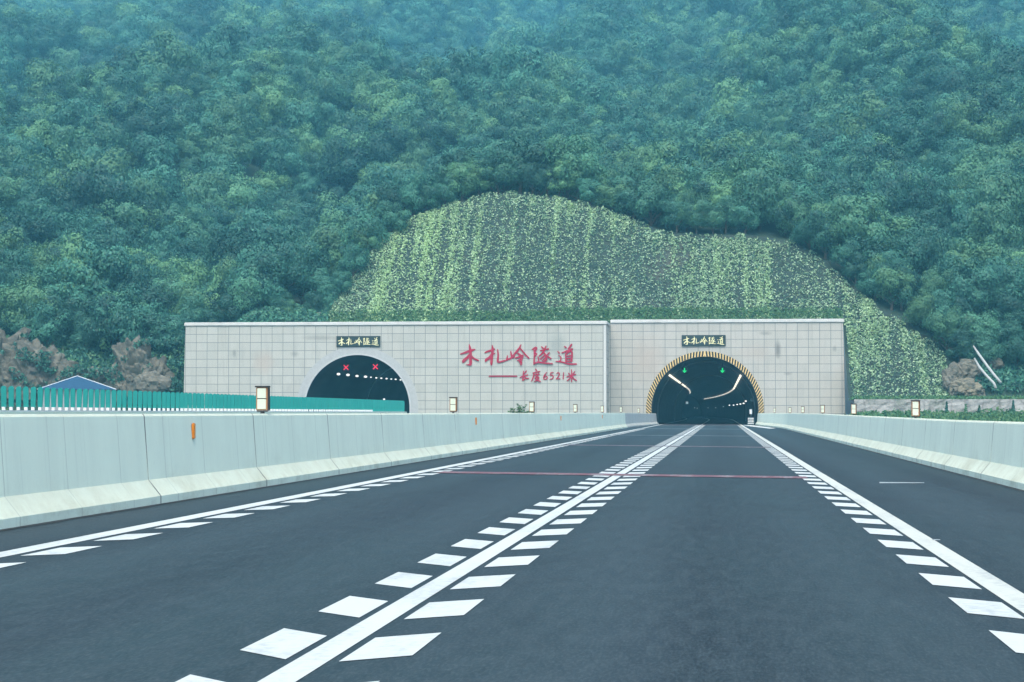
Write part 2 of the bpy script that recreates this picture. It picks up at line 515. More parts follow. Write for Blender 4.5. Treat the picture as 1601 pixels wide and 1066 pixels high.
br_ = thing('concrete_barrier', 'pale concrete barrier along the shoulder, ending beside the striped tunnel mouth', 'barrier', (XR, 90, 0))
def run(parent, xf, h, flip, m, y0, y1, step, phase):
    y = phase
    while y > y0: y -= step
    while y < y1:
        a, b = max(y, y0) + 0.011, min(y + step, y1) - 0.011
        if b - a > 0.3:
            o = panel(a, b, xf, h, flip, m, parent)
            o.matrix_parent_inverse = parent.matrix_world.inverted()
            o.location = (-parent.location.x, -parent.location.y, 0)
            o.matrix_parent_inverse.identity()
            if y > y0 + 1:
                q = [((x - .32 * flip) * 1.005 - .008 * flip + .32 * flip, z + .002) for x, z in barrier_profile(h(y), flip)]
                bm = nb()
                r0_ = [bm.verts.new((xf(y) + x + .008 * flip, y - .02, z)) for x, z in q]
                r1_ = [bm.verts.new((xf(y) + x + .008 * flip, y + .02, z)) for x, z in q]
                for j in range(len(q)):
                    bm.faces.new((r0_[j], r0_[(j + 1) % len(q)], r1_[(j + 1) % len(q)], r1_[j]))
                fo = obj('joint_filler', bm, 'joint', parent)
                fo.location = o.location
        y += step
run(bl_, xl, hl, -1, 'barrier', -6, 160, 6.25, 26.2)
run(br_, xr, hr, 1, 'barrier', -6, 138, 6.05, 37.1)
be1 = thing('barrier_end', 'weathered grey concrete barrier end curving into the striped tunnel mouth', 'barrier', (-6.5, 182, 0))
run(be1, xl, hl, -1, 'old_barrier', 160.02, 203, 10.8, 160.02)
be2 = thing('barrier_end', 'concrete barrier end tapering in beside the ribbed crash cushion', 'barrier', (3.8, 172, 0))
run(be2, xr, hr, 1, 'barrier', 138.02, 202.5, 10.8, 138.02)

# ragged dark strip painting the contact shadow along the foot of each barrier
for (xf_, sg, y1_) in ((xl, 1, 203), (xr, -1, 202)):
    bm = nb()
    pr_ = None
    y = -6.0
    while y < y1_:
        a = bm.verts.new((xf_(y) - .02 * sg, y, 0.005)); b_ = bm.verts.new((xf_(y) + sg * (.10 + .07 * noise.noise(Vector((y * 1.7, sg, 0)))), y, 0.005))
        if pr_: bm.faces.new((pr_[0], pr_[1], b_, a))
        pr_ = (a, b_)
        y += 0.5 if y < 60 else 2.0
    tag(obj('shade_strip', bm, 'foot_shade'), kind='structure')

# reflectors on the median barrier face
def reflector_mesh():
    bm = nb()
    box(bm, 0, 0.035, -0.035, 0.035, 0, 0.22)
    return bev(bm, 0.012, 2)
r0 = obj('reflector', reflector_mesh(), 'orange')
names = ['largest orange reflector strip on the median barrier, near the big lamp box',
         'second orange reflector on the median barrier, between second lamp box and leafy plant',
         'third small orange reflector on the median barrier, past the leafy plant',
         'tiny fourth orange reflector on the median barrier, just before its weathered end']
for i, (px, py, y) in enumerate(((285, 684, 28.6), (744.5, 661, 62.3), (876.5, 655, 95.6), (941, 653, 129))):
    o = r0 if i == 0 else r0.copy()
    if i: link(o)
    p = at(px, py, y)
    o.location = (xl(y) - 0.205, y, 0.78)
    tag(o, names[i], 'reflector', 'orange reflectors on the barrier')
    o.scale = (1, 1.7, 1)

# lamp boxes on the barriers
def make_lampbox():
    t = thing('lamp_box', None, None)
    w, d, h = 0.20, 0.11, 0.385
    bm = nb()
    box(bm, -w / 2, w / 2, -d / 2, d / 2, 0.055, 0.055 + h)
    bev(bm, 0.008)
    obj('housing', bm, 'lamp_side', t)
    bm = nb()
    box(bm, -w / 2 - 0.018, w / 2 + 0.018, -d / 2 - 0.02, d / 2 + 0.015, 0.055 + h + 0.002, 0.055 + h + 0.026)
    obj('cap', bm, 'black', t)
    bm = nb()
    box(bm, w / 2 + 0.001, w / 2 + 0.016, -d / 2 - 0.012, d / 2, 0.05, 0.055 + h)
    obj('side_plate', bm, 'black', t)
    for k in range(2):
        bm = nb()
        z0 = 0.075 + k * 0.182
        box(bm, -w / 2 + 0.022, w / 2 - 0.03, -d / 2 - 0.012, -d / 2 - 0.001, z0, z0 + 0.168)
        bev(bm, 0.004)
        obj('light_panel', bm, 'lamp_panel', t)
    bm = nb()
    box(bm, -w / 2 + .02, w / 2 - .02, -d / 2 - 0.010, -d / 2 - 0.002, 0.2435, 0.2565)
    obj('divider', bm, 'black', t)
    bm = nb()
    box(bm, -0.09, 0.09, -0.05, 0.05, 0.030, 0.053)
    box(bm, -0.03, 0.03, -0.035, 0.035, 0.001, 0.029)
    obj('bracket', bm, 'black', t)
    return t
lb = make_lampbox()
nth = ['nearest and largest', 'second', 'third', 'fourth', 'fifth', 'sixth', 'seventh and farthest']
spots = [('median', x, y) for x, y in ((408.5, 33.6), (711, 58), (834, 82.3), (903, 107), (943.5, 131.3), (972, 155.8), (993.5, 180))]
spots += [('shoulder', x, y) for x, y in ((1434, 53), (1337, 77.6), (1289, 101.3), (1257, 126), (1237, 149.5), (1223, 172))]
extra = {('median', 2): ', beside the leafy plant', ('median', 0): ', in front of the teal fence', ('shoulder', 0): ', in front of the stone wall'}
cnt = {'median': 0, 'shoulder': 0}
for i, (side, px, y) in enumerate(spots):
    o = lb if i == 0 else copy_tree(lb)
    k = cnt[side]; cnt[side] += 1
    x = (xl(y) - 0.32) if side == 'median' else (xr(y) + 0.32)
    z = hl(y) if side == 'median' else hr(y)
    o.location = (x, y, z)
    sc = 1.0 if (side, k) in (('median', 0), ('shoulder', 0)) else 0.95
    if side == 'shoulder': sc *= 0.95
    if (side, k) == ('median', 0): sc = 0.95
    o.scale = (sc, sc, sc)
    word = nth[k] if side == 'median' else (['nearest and largest', 'second', 'third', 'fourth', 'fifth', 'sixth and farthest'][k])
    tag(o, '%s black-capped lamp box on the %s barrier%s' % (word, side, extra.get((side, k), ' counted from the camera')), 'lamp', 'lamp boxes along the %s barrier' % side)

# crash cushion and post by the right jamb
cc = thing('crash_cushion', 'small ribbed grey crash cushion with a white post at the end of the shoulder barrier', 'crash cushion', (2.72, 201.6, 0))
bm = nb()
box(bm, -0.26, 0.26, -0.2, 0.2, 0.0, 0.72)
bev(bm, 0.05, 2)
obj('body', bm, 'black', cc)
for k in range(4):
    bm = nb()
    box(bm, -0.275, 0.275, -0.225, 0.19, 0.08 + k * 0.16, 0.17 + k * 0.16)
    obj('rib', bm, 'lamp_white', cc)
bm = nb()
tube(bm, [(0, 0, 0.721), (0, 0, 1.0)], [0.05, 0.05])
obj('post', bm, 'black', cc)
bm = nb()
tube(bm, [(0, 0, 1.001), (0, 0, 1.45)], [0.13, 0.13], 12)
obj('reflective_sleeve', bm, 'lamp_white', cc)

# ------------------------------------------------------------------ anti-glare fence of the opposite carriageway
XF = -29.4
gf = thing('glare_fence', 'long teal anti-glare fence of upright boards on white brackets', 'fence', (XF, 140, 0))
def rel(o, p):
    o.location = Vector(o.location) - Vector((p.location.x, p.location.y, p.location.z))
    return o
bm = nb()
box(bm, -0.20, 0.20, 60, 197.4, 0, 1.18)
o = obj('base_wall', bm, 'barrier', gf); o.location = (0, -140, 0)
bm = nb()
box(bm, 0.12, 0.18, 60, 197.4, 1.181, 1.24)
o = obj('base_rail', bm, 'foot_white', gf); o.location = (0, -140, 0)
def board_bm():
    bm = nb()
    prof = []
    w, h = 0.118, 0.87
    for i in range(7):
        a = math.pi * i / 6
        prof.append((w * math.cos(a), h - 0.09 + 0.09 * math.sin(a)))
    prof = [(w * .92, 0.0), (w * .92, 0.14), (w, 0.2)] + prof + [(-w, 0.2), (-w * .92, 0.14), (-w * .92, 0.0)]
    f = [bm.verts.new((x, -0.02, z)) for x, z in prof]
    b = [bm.verts.new((x, 0.02, z)) for x, z in prof]
    bm.faces.new(f); bm.faces.new(b[::-1])
    k = len(f)
    for i in range(k):
        bm.faces.new((f[i], f[(i + 1) % k], b[(i + 1) % k], b[i]))
    return bm
def foot_bm():
    bm = nb()
    box(bm, -0.08, 0.06, -0.03, 0.03, -0.195, -0.003)
    return bm
b0 = obj('board', board_bm(), 'teal', gf)
f0 = obj('bracket', foot_bm(), 'foot_white', b0)
y = 78.0
ysb = []
while y < 197.2:
    ysb.append(y); y += 0.94
vis = [y for y in ysb if y > 85.5][:100]
rest = [y for y in ysb if y not in vis]
for i, y in enumerate(vis):
    o = b0 if i == 0 else copy_tree(b0, gf)
    o.location = (rnd.uniform(-.01, .01), y - 140, 1.38)
    o.rotation_euler = (rnd.uniform(-.02, .02), rnd.uniform(-.02, .02), rnd.uniform(-0.12, 0.12) - 0.12)
tmp = b0.data
va = np.array([vv.co[:] for vv in tmp.vertices])
bm = nb()
for y in rest:
    b2 = board_bm()
    bmesh.ops.translate(b2, verts=b2.verts, vec=(0, y - 140, 1.38))
    box(b2, -0.115, 0.10, y - 140 - .05, y - 140 + .05, 1.185, 1.377)
    me = bpy.data.meshes.new('tmp'); b2.to_mesh(me); b2.free(); bm.from_mesh(me); bpy.data.meshes.remove(me)
o = obj('far_board', bm, 'teal', gf); o['kind'] = 'stuff'

# ------------------------------------------------------------------ portal walls
def px_len(px, Y): return px * Y / F
def arch_centre(px, py, Y):
    p = at(px, py, Y); return p.x, p.z
CLX, CLZ = arch_centre(558.5, 637.5, YP_L); RL = px_len(83.0, YP_L * 1.012)
CRX, CRZ = arch_centre(1102, 640.8, YP_R); RR = px_len(83.0, YP_R)
def portal(name, label, x0t, x1t, x0b, x1b, top, cx, cz, R, Y, depth, mname, seg=48):
    """front wall with an arched opening; local origin at the arch centre, on the front face"""
    bm = nb()
    def P(x, z, d): return bm.verts.new((x - cx, d, z - cz))
    xs = [(-R * math.cos(math.pi * i / seg), R * math.sin(math.pi * i / seg)) for i in range(seg + 1)]
    for d in (0, depth):
        lo = P(x0b, -0.02, d), P(cx - R, -0.02, d), P(cx - R, cz, d), P(cx - R, top, d), P(x0t, top, d)
        bm.faces.new(lo)
        ro = P(cx + R, -0.02, d), P(x1b, -0.02, d), P(x1t, top, d), P(cx + R, top, d), P(cx + R, cz, d)
        bm.faces.new(ro)
        for a, b in zip(xs, xs[1:]):
            bm.faces.new((P(cx + a[0], cz + a[1], d), P(cx + b[0], cz + b[1], d), P(cx + b[0], top, d), P(cx + a[0], top, d)))
    def side(a, b):
        bm.faces.new((P(*a, 0), P(*b, 0), P(*b, depth), P(*a, depth)))
    side((x0b, -0.02), (x0t, top)); side((x1b, -0.02), (x1t, top)); side((x0t, top), (x1t, top))
    bmesh.ops.remove_doubles(bm, verts=bm.verts, dist=0.0005)
    t = thing(name, label, 'tunnel portal', (cx, Y, cz))
    w = obj('wall', bm, mname, t)
    return t, w
topL = at(600, 508.5, YP_L).z
topR = at(1130, 504.5, YP_R).z
xl0t, xl1 = at(290, 505, YP_L).x, at(947.5, 502, YP_L).x
xl0b = at(286, 640, YP_L).x
xr0, xr1t = xl1 - 0.5, at(1318, 500, YP_R).x
xr1b = at(1322, 650, YP_R).x
brown = (0.42, 0.36, 0.31)
dk = (0.13, 0.13, 0.125)
def sl(px, py, Y, cx, cz): 
    p = at(px, py, Y); return p.x - cx, p.z - cz
M['tiles_front'] = tiles('tiles_front', (0.412, 0.422, 0.382), (0.458, 0.466, 0.422), -(xl1 - CLX - 0.28) % 1.04, -(topL - CLZ) % 0.785,
    [(*sl(412, 566, YP_L, CLX, CLZ), 1.3, 1.4, brown, .6), (*sl(366, 552, YP_L, CLX, CLZ), .25, .5, dk, .5), (*sl(460, 553, YP_L, CLX, CLZ), .5, .35, dk, .4), (*sl(870, 538, YP_L, CLX, CLZ), 1.0, 1.4, (0.26, 0.29, 0.27), .6), (*sl(500, 528, YP_L, CLX, CLZ), 2.5, .3, dk, .35)])
M['tiles_back'] = tiles('tiles_back', (0.420, 0.414, 0.372), (0.460, 0.452, 0.408), -(xr0 - CRX + 0.62) % 1.04, -(topR - CRZ) % 0.785,
    [(*sl(1012, 562, YP_R, CRX, CRZ), 2.1, 2.6, brown, .55), (*sl(1180, 552, YP_R, CRX, CRZ), 2.0, .9, brown, .35), (*sl(1216, 546, YP_R, CRX, CRZ), .35, 1.1, dk, .75), (*sl(1196, 521, YP_R, CRX, CRZ), .8, .25, dk, .45), (*sl(1232, 584, YP_R, CRX, CRZ), .5, .2, dk, .4), (*sl(1305, 545, YP_R, CRX, CRZ), .25, .35, dk, .4)])
pl, wl = portal('tunnel_portal', 'long pale tiled portal wall with red lettering and the dark closed tunnel mouth', xl0t, xl1, xl0b, xl1, topL, CLX, CLZ, RL, YP_L, 8.4, 'tiles_front')
pr, wr = portal('tunnel_portal', 'set-back pale tiled portal wall round the striped tunnel mouth', xr0, xr1t, xr0, xr1b, topR, CRX, CRZ, RR, YP_R, 3.4, 'tiles_back')
def coping(parent, x0, x1, top, Y, depth, cx, cz, h=0.34):
    bm = nb()
    box(bm, x0 - cx, x1 - cx, -0.10, depth, top - cz + 0.002, top - cz + h)
    bev(bm, 0.05, 2)
    return obj('coping', bm, 'coping', parent)
coping(pl, xl0t - 0.1, xl1 + 0.1, topL, YP_L, 8.4, CLX, CLZ)
coping(pr, xl1 + 0.12, xr1t + 0.1, topR, YP_R, 3.4, CRX, CRZ)
bm = nb()
box(bm, xl1 - CLX - 0.25, xl1 - CLX + 0.03, -0.05, 0.25, -CLZ, topL - CLZ)
bev(bm, 0.04, 2)
obj('corner_trim', bm, 'coping', pl)
def ring(name, parent, r0, r1, d0, d1, mname, zbot, seg=64):
    bm = nb()
    A = [(math.cos(math.pi * i / seg), math.sin(math.pi * i / seg)) for i in range(seg + 1)]
    prof0 = [(r0, zbot)] + [(r0 * c, r0 * s) for c, s in A] + [(-r0, zbot)]
    prof1 = [(r1, zbot)] + [(r1 * c, r1 * s) for c, s in A] + [(-r1, zbot)]
    def vv(p, d): return bm.verts.new((p[0], d, p[1]))
    a0 = [vv(p, d0) for p in prof0]; a1 = [vv(p, d0) for p in prof1]
    c0 = [vv(p, d1) for p in prof0]; c1 = [vv(p, d1) for p in prof1]
    for i in range(len(prof0) - 1):
        bm.faces.new((a0[i], a0[i + 1], a1[i + 1], a1[i]))
        bm.faces.new((c0[i], c1[i], c1[i + 1], c0[i + 1]))
        bm.faces.new((a1[i], a1[i + 1], c1[i + 1], c1[i]))
        bm.faces.new((a0[i], c0[i], c0[i + 1], a0[i + 1]))
    for i in (0, len(prof0) - 1):
        bm.faces.new((a0[i], a1[i], c1[i], c0[i]))
    return obj(name, bm, mname, parent)
ring('arch_surround', pl, RL + 0.115, RL + 0.78, -0.03, 0.10, 'arch_plain', -CLZ)
ring('arch_rim', pl, RL - 0.02, RL + 0.11, -0.06, 0.12, 'rim', -CLZ)
ring('striped_band', pr, RR + 0.01, RR + 0.51, -0.05, 0.10, 'stripes', -CRZ, 96)

# tunnel linings
def lining_tube(name, label, cx, cz, R, Y0, Y1, step, curved, rings):
    t = thing(name, label, 'tunnel', (cx, Y0, cz))
    bm = nb()
    seg = 40
    prev = None
    y = Y0
    while y <= Y1 + 0.1:
        c = curve_x(y) if curved else 0
        pts = [(R, -cz - 0.05)] + [(R * math.cos(math.pi * i / seg), R * math.sin(math.pi * i / seg)) for i in range(seg + 1)] + [(-R, -cz - 0.05)]
        r_ = [bm.verts.new((c + p[0], y - Y0, p[1])) for p in pts]
        if prev:
            for i in range(len(r_) - 1):
                bm.faces.new((prev[i], prev[i + 1], r_[i + 1], r_[i]))
        prev = r_
        y += step
    bm.faces.new(prev)
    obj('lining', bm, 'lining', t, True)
    for yy in rings:
        o = ring('joint_ring', t, R - 0.13, R - 0.005, 0, 0.25, 'ring_pale', -cz)
        o.location = (curve_x(yy) if curved else 0, yy - Y0, 0)
    return t
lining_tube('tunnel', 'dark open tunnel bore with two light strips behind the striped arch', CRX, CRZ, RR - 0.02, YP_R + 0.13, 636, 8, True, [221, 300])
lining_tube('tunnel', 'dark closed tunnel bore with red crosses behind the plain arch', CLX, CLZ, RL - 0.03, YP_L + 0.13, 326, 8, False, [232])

# lamps in the bores
rl = RR - 0.22
def strip_lamp(side, y0, y1, m, first):
    bm = nb()
    a = math.radians(44.5)
    n = 2
    box(bm, -0.11, 0.11, 0, y1 - y0, -0.03, 0.03)
    o = obj('strip_lamp', bm, m)
    o.location = (CRX + curve_x((y0 + y1) / 2) + side * rl * math.cos(a), y0, CRZ + rl * math.sin(a))
    dx = curve_x(y1) - curve_x(y0)
    o.rotation_euler = (0, side * math.radians(45), -math.atan2(dx, y1 - y0))
    tag(o, 'bright strip lamp in the row along the %s haunch of the striped tunnel' % ('median-side' if side < 0 else 'shoulder-side'), 'lamp',
        'strip lamps on the %s haunch' % ('median-side' if side < 0 else 'shoulder-side'))
    return o
y = 207.5
while y < 400:
    if not (262 < y < 274):
        strip_lamp(-1, y, y + 9.3, 'lamp_on' if y < 300 else 'lamp_far', False)
    y += 9.6
y = 209.5
while y < 570:
    strip_lamp(1, y, y + 9.3, 'lamp_on' if y < 330 else 'lamp_far', False)
    y += 9.6
def spot(name, x, y, z, r, m, label, group):
    bm = nb()
    bmesh.ops.create_uvsphere(bm, u_segments=10, v_segments=6, radius=r)
    bmesh.ops.scale(bm, verts=bm.verts, vec=(1.25, 1, 0.8))
    o = obj(name, bm, m, None, True)
    o.location = (x, y, z)
    return tag(o, label, 'lamp', group)
XA = at(529.3, 584.7, 205).x
for i, (px, py, r) in enumerate(((529.3, 584.7, .15), (544, 586, .155), (558.2, 587.7, .14), (571.5, 588.8, .15), (580, 589.7, .085), (588.3, 590.6, .10), (596.2, 591.2, .10), (604.3, 591.8, .10), (611.8, 592.5, .09), (618.6, 592.9, .10), (626.1, 593.8, .09))):
    d = ray(px, py); k = XA / d.x
    spot('spot_lamp', XA, d.y * k, HC + d.z * k, r, 'dot_on',
         'larger round lamp in the row of the closed tunnel, below the red crosses' if i < 4 else 'small round lamp in the far row of the closed tunnel',
         'larger lamps in the closed tunnel' if i < 4 else 'small lamps in the closed tunnel')
for (px, py, lab) in ((600.5, 624.0, 'single small lamp just above the teal fence in the closed tunnel'), (587.7, 625.6, 'faint lamp at the fence top in the closed tunnel')):
    p = at(px, py, 215)
    spot('spot_lamp', p.x, p.y, p.z, .10 if px > 590 else .06, 'dot_on', lab, None)
for i, (px, py, Y) in enumerate(((1166, 627, 214), (1162.5, 630.5, 222), (1157.5, 631.5, 240), (1152.5, 632.3, 255), (1147, 633.3, 270), (1140.5, 633.4, 285), (1131, 635.6, 300), (1119, 637.5, 300), (1107, 637.6, 300), (1090, 638, 300), (1086, 637.5, 300))):
    p = at(px, py, Y)
    spot('guide_lamp', p.x, p.y, p.z, .09 if i < 6 else .06, 'dot_on' if i < 6 else 'dot_dim', 'white guide lamp in the row along the shoulder-side wall of the striped tunnel' if i < 6 else 'faint far guide lamp deep inside the striped tunnel', 'guide lamps on the wall' if i < 6 else 'faint guide lamps')
p = at(1176, 625, 214)
bm = nb(); tube(bm, [(0, 0, 0), (0.0, 0.12, 0)], [0.17, 0.17], 14)
o = obj('wall_disc', bm, 'ring_pale'); o.location = p
tag(o, 'round grey disc on the shoulder-side wall inside the striped tunnel', 'sign')
p = at(1074, 629.5, 300)
bm = nb(); box(bm, -0.16, 0.16, 0, 0.08, -0.16, 0.16); bev(bm, 0.02)
o = obj('wall_sign', bm, 'dot_dim'); o.location = p
tag(o, 'small pale square lit sign deep in the striped tunnel', 'sign')

# lane signals
def lane_signal(px, py, Y, kind, label, s):
    p = at(px, py, Y)
    t = thing('lane_signal', label, 'traffic signal', p)
    bm = nb(); box(bm, -s, s, 0.03, 0.25, -s, s); bev(bm, 0.03)
    obj('housing', bm, 'black', t)
    bm = nb()
    if kind == 'arrow':
        w = s * 0.17
        box(bm, -w, w, -0.02, 0.028, -s * 0.35, s * 0.82)
        for sx in (-1, 1):
            a = [(0, -s * .82), (sx * s * .66, -s * .12), (sx * s * .46, s * .1), (0, -s * .36)]
            f = [bm.verts.new((x, -0.024, z)) for x, z in a]; b = [bm.verts.new((x, 0.027, z)) for x, z in a]
            bm.faces.new(f); bm.faces.new(b)
            for i in range(4): bm.faces.new((f[i], f[(i + 1) % 4], b[(i + 1) % 4], b[i]))
        obj('arrow', bm, 'green_on', t)
    else:
        for a, q in ((45, 0.0), (-45, 0.004)):
            b2 = nb(); box(b2, -s * .13, s * .13, -0.02 - q, 0.028, -s * 0.95, s * 0.95)
            from mathutils import Matrix
            bmesh.ops.rotate(b2, verts=b2.verts, matrix=Matrix.Rotation(math.radians(a), 3, 'Y'))
            me = bpy.data.meshes.new('tmp'); b2.to_mesh(me); b2.free(); bm.from_mesh(me); bpy.data.meshes.remove(me)
        obj('cross', bm, 'red_on', t)
    bm = nb(); tube(bm, [(0, 0.14, s), (0, 0.14, s + 0.8)], [0.03, 0.03])
    obj('hanger', bm, 'black', t)
lane_signal(1070.3, 579, 209, 'arrow', 'green downward arrow signal over the lane nearest the median in the striped tunnel', 0.30)
lane_signal(1129.5, 579, 209, 'arrow', 'green downward arrow signal over the shoulder-side lane in the striped tunnel', 0.30)
lane_signal(541, 574.3, 203, 'cross', 'red cross signal nearer the plain arch jamb, above the larger lamps', 0.33)
lane_signal(587, 573.3, 203, 'cross', 'red cross signal under the crown of the closed tunnel, above small lamps', 0.33)

# ------------------------------------------------------------------ lettering (brush strokes, zoom coordinates: x/8.005+710, y/8+530)
CH = {
 'mu': [[(80,187,12),(150,165,22),(215,142,26),(262,128,14)], [(188,65,8),(198,110,24),(205,170,28),(206,250,30),(205,312,30),(198,328,14)], [(203,316,18),(172,322,12),(150,316,6)], [(203,180,18),(165,230,26),(122,270,32),(112,290,20)], [(206,195,14),(245,240,18),(305,268,18)]],
 'zha': [[(385,168,12),(440,148,20),(508,125,16)], [(475,75,8),(483,130,26),(472,220,28),(466,300,26),(468,325,10)], [(480,170,16),(445,228,26),(402,260,28),(394,282,14)], [(488,192,12),(512,176,10)], [(545,130,12),(552,200,18),(546,275,22),(562,288,18),(600,278,16),(640,268,18)]],
 'ling': [[(668,205,10),(662,250,20),(656,268,14)], [(660,262,14),(705,240,18),(748,226,14)], [(708,150,10),(716,190,18),(726,232,20)], [(752,185,10),(750,215,18),(744,228,12)], [(838,68,10),(812,120,20),(772,170,22),(735,206,12)], [(826,112,12),(870,168,17),(938,240,14)], [(800,180,18),(828,200,20)], [(768,238,12),(815,222,18),(858,206,22),(840,245,20),(792,270,10)], [(806,262,16),(838,296,26),(836,328,10)], [(856,214,14),(846,262,16),(832,288,12)]],
 'sui': [[(975,132,10),(1018,106,20),(1030,122,20),(1006,164,14),(1030,186,18),(1014,214,10)], [(1000,122,10),(1004,220,16),(1000,316,18)], [(1093,95,12),(1116,118,16)], [(1152,85,10),(1134,122,16)], [(1080,146,12),(1182,122,15)], [(1132,140,14),(1092,190,16),(1062,212,10)], [(1118,165,12),(1150,205,20),(1152,258,22),(1120,282,12)], [(1140,192,12),(1082,248,14)], [(1150,226,12),(1104,272,12)], [(1192,168,12),(1160,206,12)], [(1154,204,12),(1214,246,16)], [(1048,222,10),(1060,262,14),(1034,298,12)], [(1008,302,14),(1062,290,18),(1130,300,16),(1230,308,13)]],
 'dao': [[(1296,152,10),(1318,178,14)], [(1310,204,10),(1336,228,14),(1326,272,14),(1275,282,10)], [(1275,280,12),(1350,287,14),(1440,311,18),(1532,311,15)], [(1382,90,12),(1402,108,15)], [(1472,65,18),(1432,122,18)], [(1350,172,12),(1415,148,16),(1482,122,17)], [(1430,140,14),(1416,178,14)], [(1396,182,14),(1402,286,18)], [(1400,184,14),(1470,152,18),(1470,282,20)], [(1405,216,13),(1466,206,13)], [(1405,246,13),(1466,240,13)], [(1402,278,13),(1470,275,13)]],
 'dash': [[(438,464,12),(785,464,12)]],
 'chang': [[(905,395,12),(888,420,13),(862,438,9)], [(868,398,9),(866,455,14),(858,518,14)], [(824,482,9),(866,462,14),(922,448,12)], [(858,518,12),(888,500,9)], [(872,460,9),(900,490,14),(934,490,10)]],
 'du': [[(1018,374,11),(1034,396,14)], [(984,424,10),(1072,404,13)], [(1000,420,10),(992,470,14),(968,528,10)], [(1006,448,9),(1068,438,10)], [(1027,430,9),(1024,466,10)], [(1052,426,9),(1048,462,10)], [(1022,470,9),(1052,464,9)], [(1010,488,10),(1060,480,13),(1036,514,12),(1004,532,8)], [(1018,496,10),(1046,516,14),(1080,530,13)]],
 'six': [[(1158,416,9),(1134,448,12),(1121,484,12),(1136,503,11),(1160,495,11),(1166,476,10),(1148,463,9),(1126,478,8)]],
 'five': [[(1242,418,10),(1210,421,10)], [(1211,420,10),(1206,452,10),(1228,450,10),(1241,472,11),(1228,495,11),(1202,501,9)]],
 'two': [[(1283,434,9),(1300,418,10),(1318,432,11),(1309,460,11),(1280,498,10)], [(1280,498,10),(1326,496,10)]],
 'one': [[(1371,418,11),(1365,501,11)]],
 'mi': [[(1410,472,10),(1470,455,14),(1522,442,11)], [(1468,380,9),(1473,450,14),(1470,534,12)], [(1430,424,9),(1452,448,12)], [(1510,404,10),(1488,438,12)], [(1466,464,10),(1442,498,12),(1414,522,10)], [(1476,462,10),(1502,498,13),(1534,520,12)]],
}
def catmull(pts, n=5):
    out = []
    P = [pts[0]] + list(pts) + [pts[-1]]
    if len(pts) == 2:
        return [tuple(a + (b - a) * t for a, b in zip(*pts)) for t in (0, .5, 1)]
    for i in range(1, len(P) - 2):
        for k in range(n):
            t = k / n
            out.append(tuple(0.5 * (2 * P[i][c] + (P[i + 1][c] - P[i - 1][c]) * t + (2 * P[i - 1][c] - 5 * P[i][c] + 4 * P[i + 1][c] - P[i + 2][c]) * t * t + (3 * P[i][c] - P[i - 1][c] - 3 * P[i + 1][c] + P[i + 2][c]) * t ** 3) for c in range(3)))
    out.append(tuple(pts[-1]))
    return out
def stroke_mesh(bm, pts, depth):
    """pts: (x, z, width); a ribbon with rounded ends, from y=0 to y=-depth"""
    left, right = [], []
    n = len(pts)
    for i in range(n):
        a, b = pts[max(0, i - 1)], pts[min(n - 1, i + 1)]
        dx, dz = b[0] - a[0], b[1] - a[1]
        l = math.hypot(dx, dz) or 1e-6
        nx, nz = -dz / l, dx / l
        w = pts[i][2] / 2
        left.append((pts[i][0] + nx * w, pts[i][1] + nz * w)); right.append((pts[i][0] - nx * w, pts[i][1] - nz * w))
    def cap(p, q, w):
        dx, dz = p[0] - q[0], p[1] - q[1]
        l = math.hypot(dx, dz) or 1e-6
        return (p[0] + dx / l * w * .45, p[1] + dz / l * w * .45)
    c0 = cap(pts[0], pts[1], pts[0][2]); c1 = cap(pts[-1], pts[-2], pts[-1][2])
    f = [(bm.verts.new((a[0], -depth, a[1])), bm.verts.new((b[0], -depth, b[1]))) for a, b in zip(left, right)]
    g = [(bm.verts.new((a[0], 0, a[1])), bm.verts.new((b[0], 0, b[1]))) for a, b in zip(left, right)]
    t0, t1 = bm.verts.new((c0[0], -depth, c0[1])), bm.verts.new((c1[0], -depth, c1[1]))
    s0, s1 = bm.verts.new((c0[0], 0, c0[1])), bm.verts.new((c1[0], 0, c1[1]))
    for i in range(n - 1):
        bm.faces.new((f[i][0], f[i + 1][0], f[i + 1][1], f[i][1]))
        bm.faces.new((f[i][0], g[i][0], g[i + 1][0], f[i + 1][0]))
        bm.faces.new((f[i][1], f[i + 1][1], g[i + 1][1], g[i][1]))
    bm.faces.new((t0, f[0][0], f[0][1])); bm.faces.new((t1, f[-1][1], f[-1][0]))
    for a, b, c, d in ((t0, f[0][0], g[0][0], s0), (t0, s0, g[0][1], f[0][1]), (t1, s1, g[-1][0], f[-1][0]), (t1, f[-1][1], g[-1][1], s1)):
        bm.faces.new((a, b, c, d))
for name, strokes in CH.items():
    bm = nb()
    for i, st in enumerate(strokes):
        q = []
        for (x, y_, w) in catmull(st):
            p = at(710 + x / 8.005, 530 + y_ / 8.0, YP_L - 0.03)
            q.append((p.x - CLX, p.z - CLZ, max(6, w) * 1.18 / 8.0 * YP_L / F * 1.01))
        stroke_mesh(bm, q, 0.045 + 0.004 * i)
    o = obj('lettering', bm, 'red_letter', pl)
    o.location = (0, -0.012, 0)
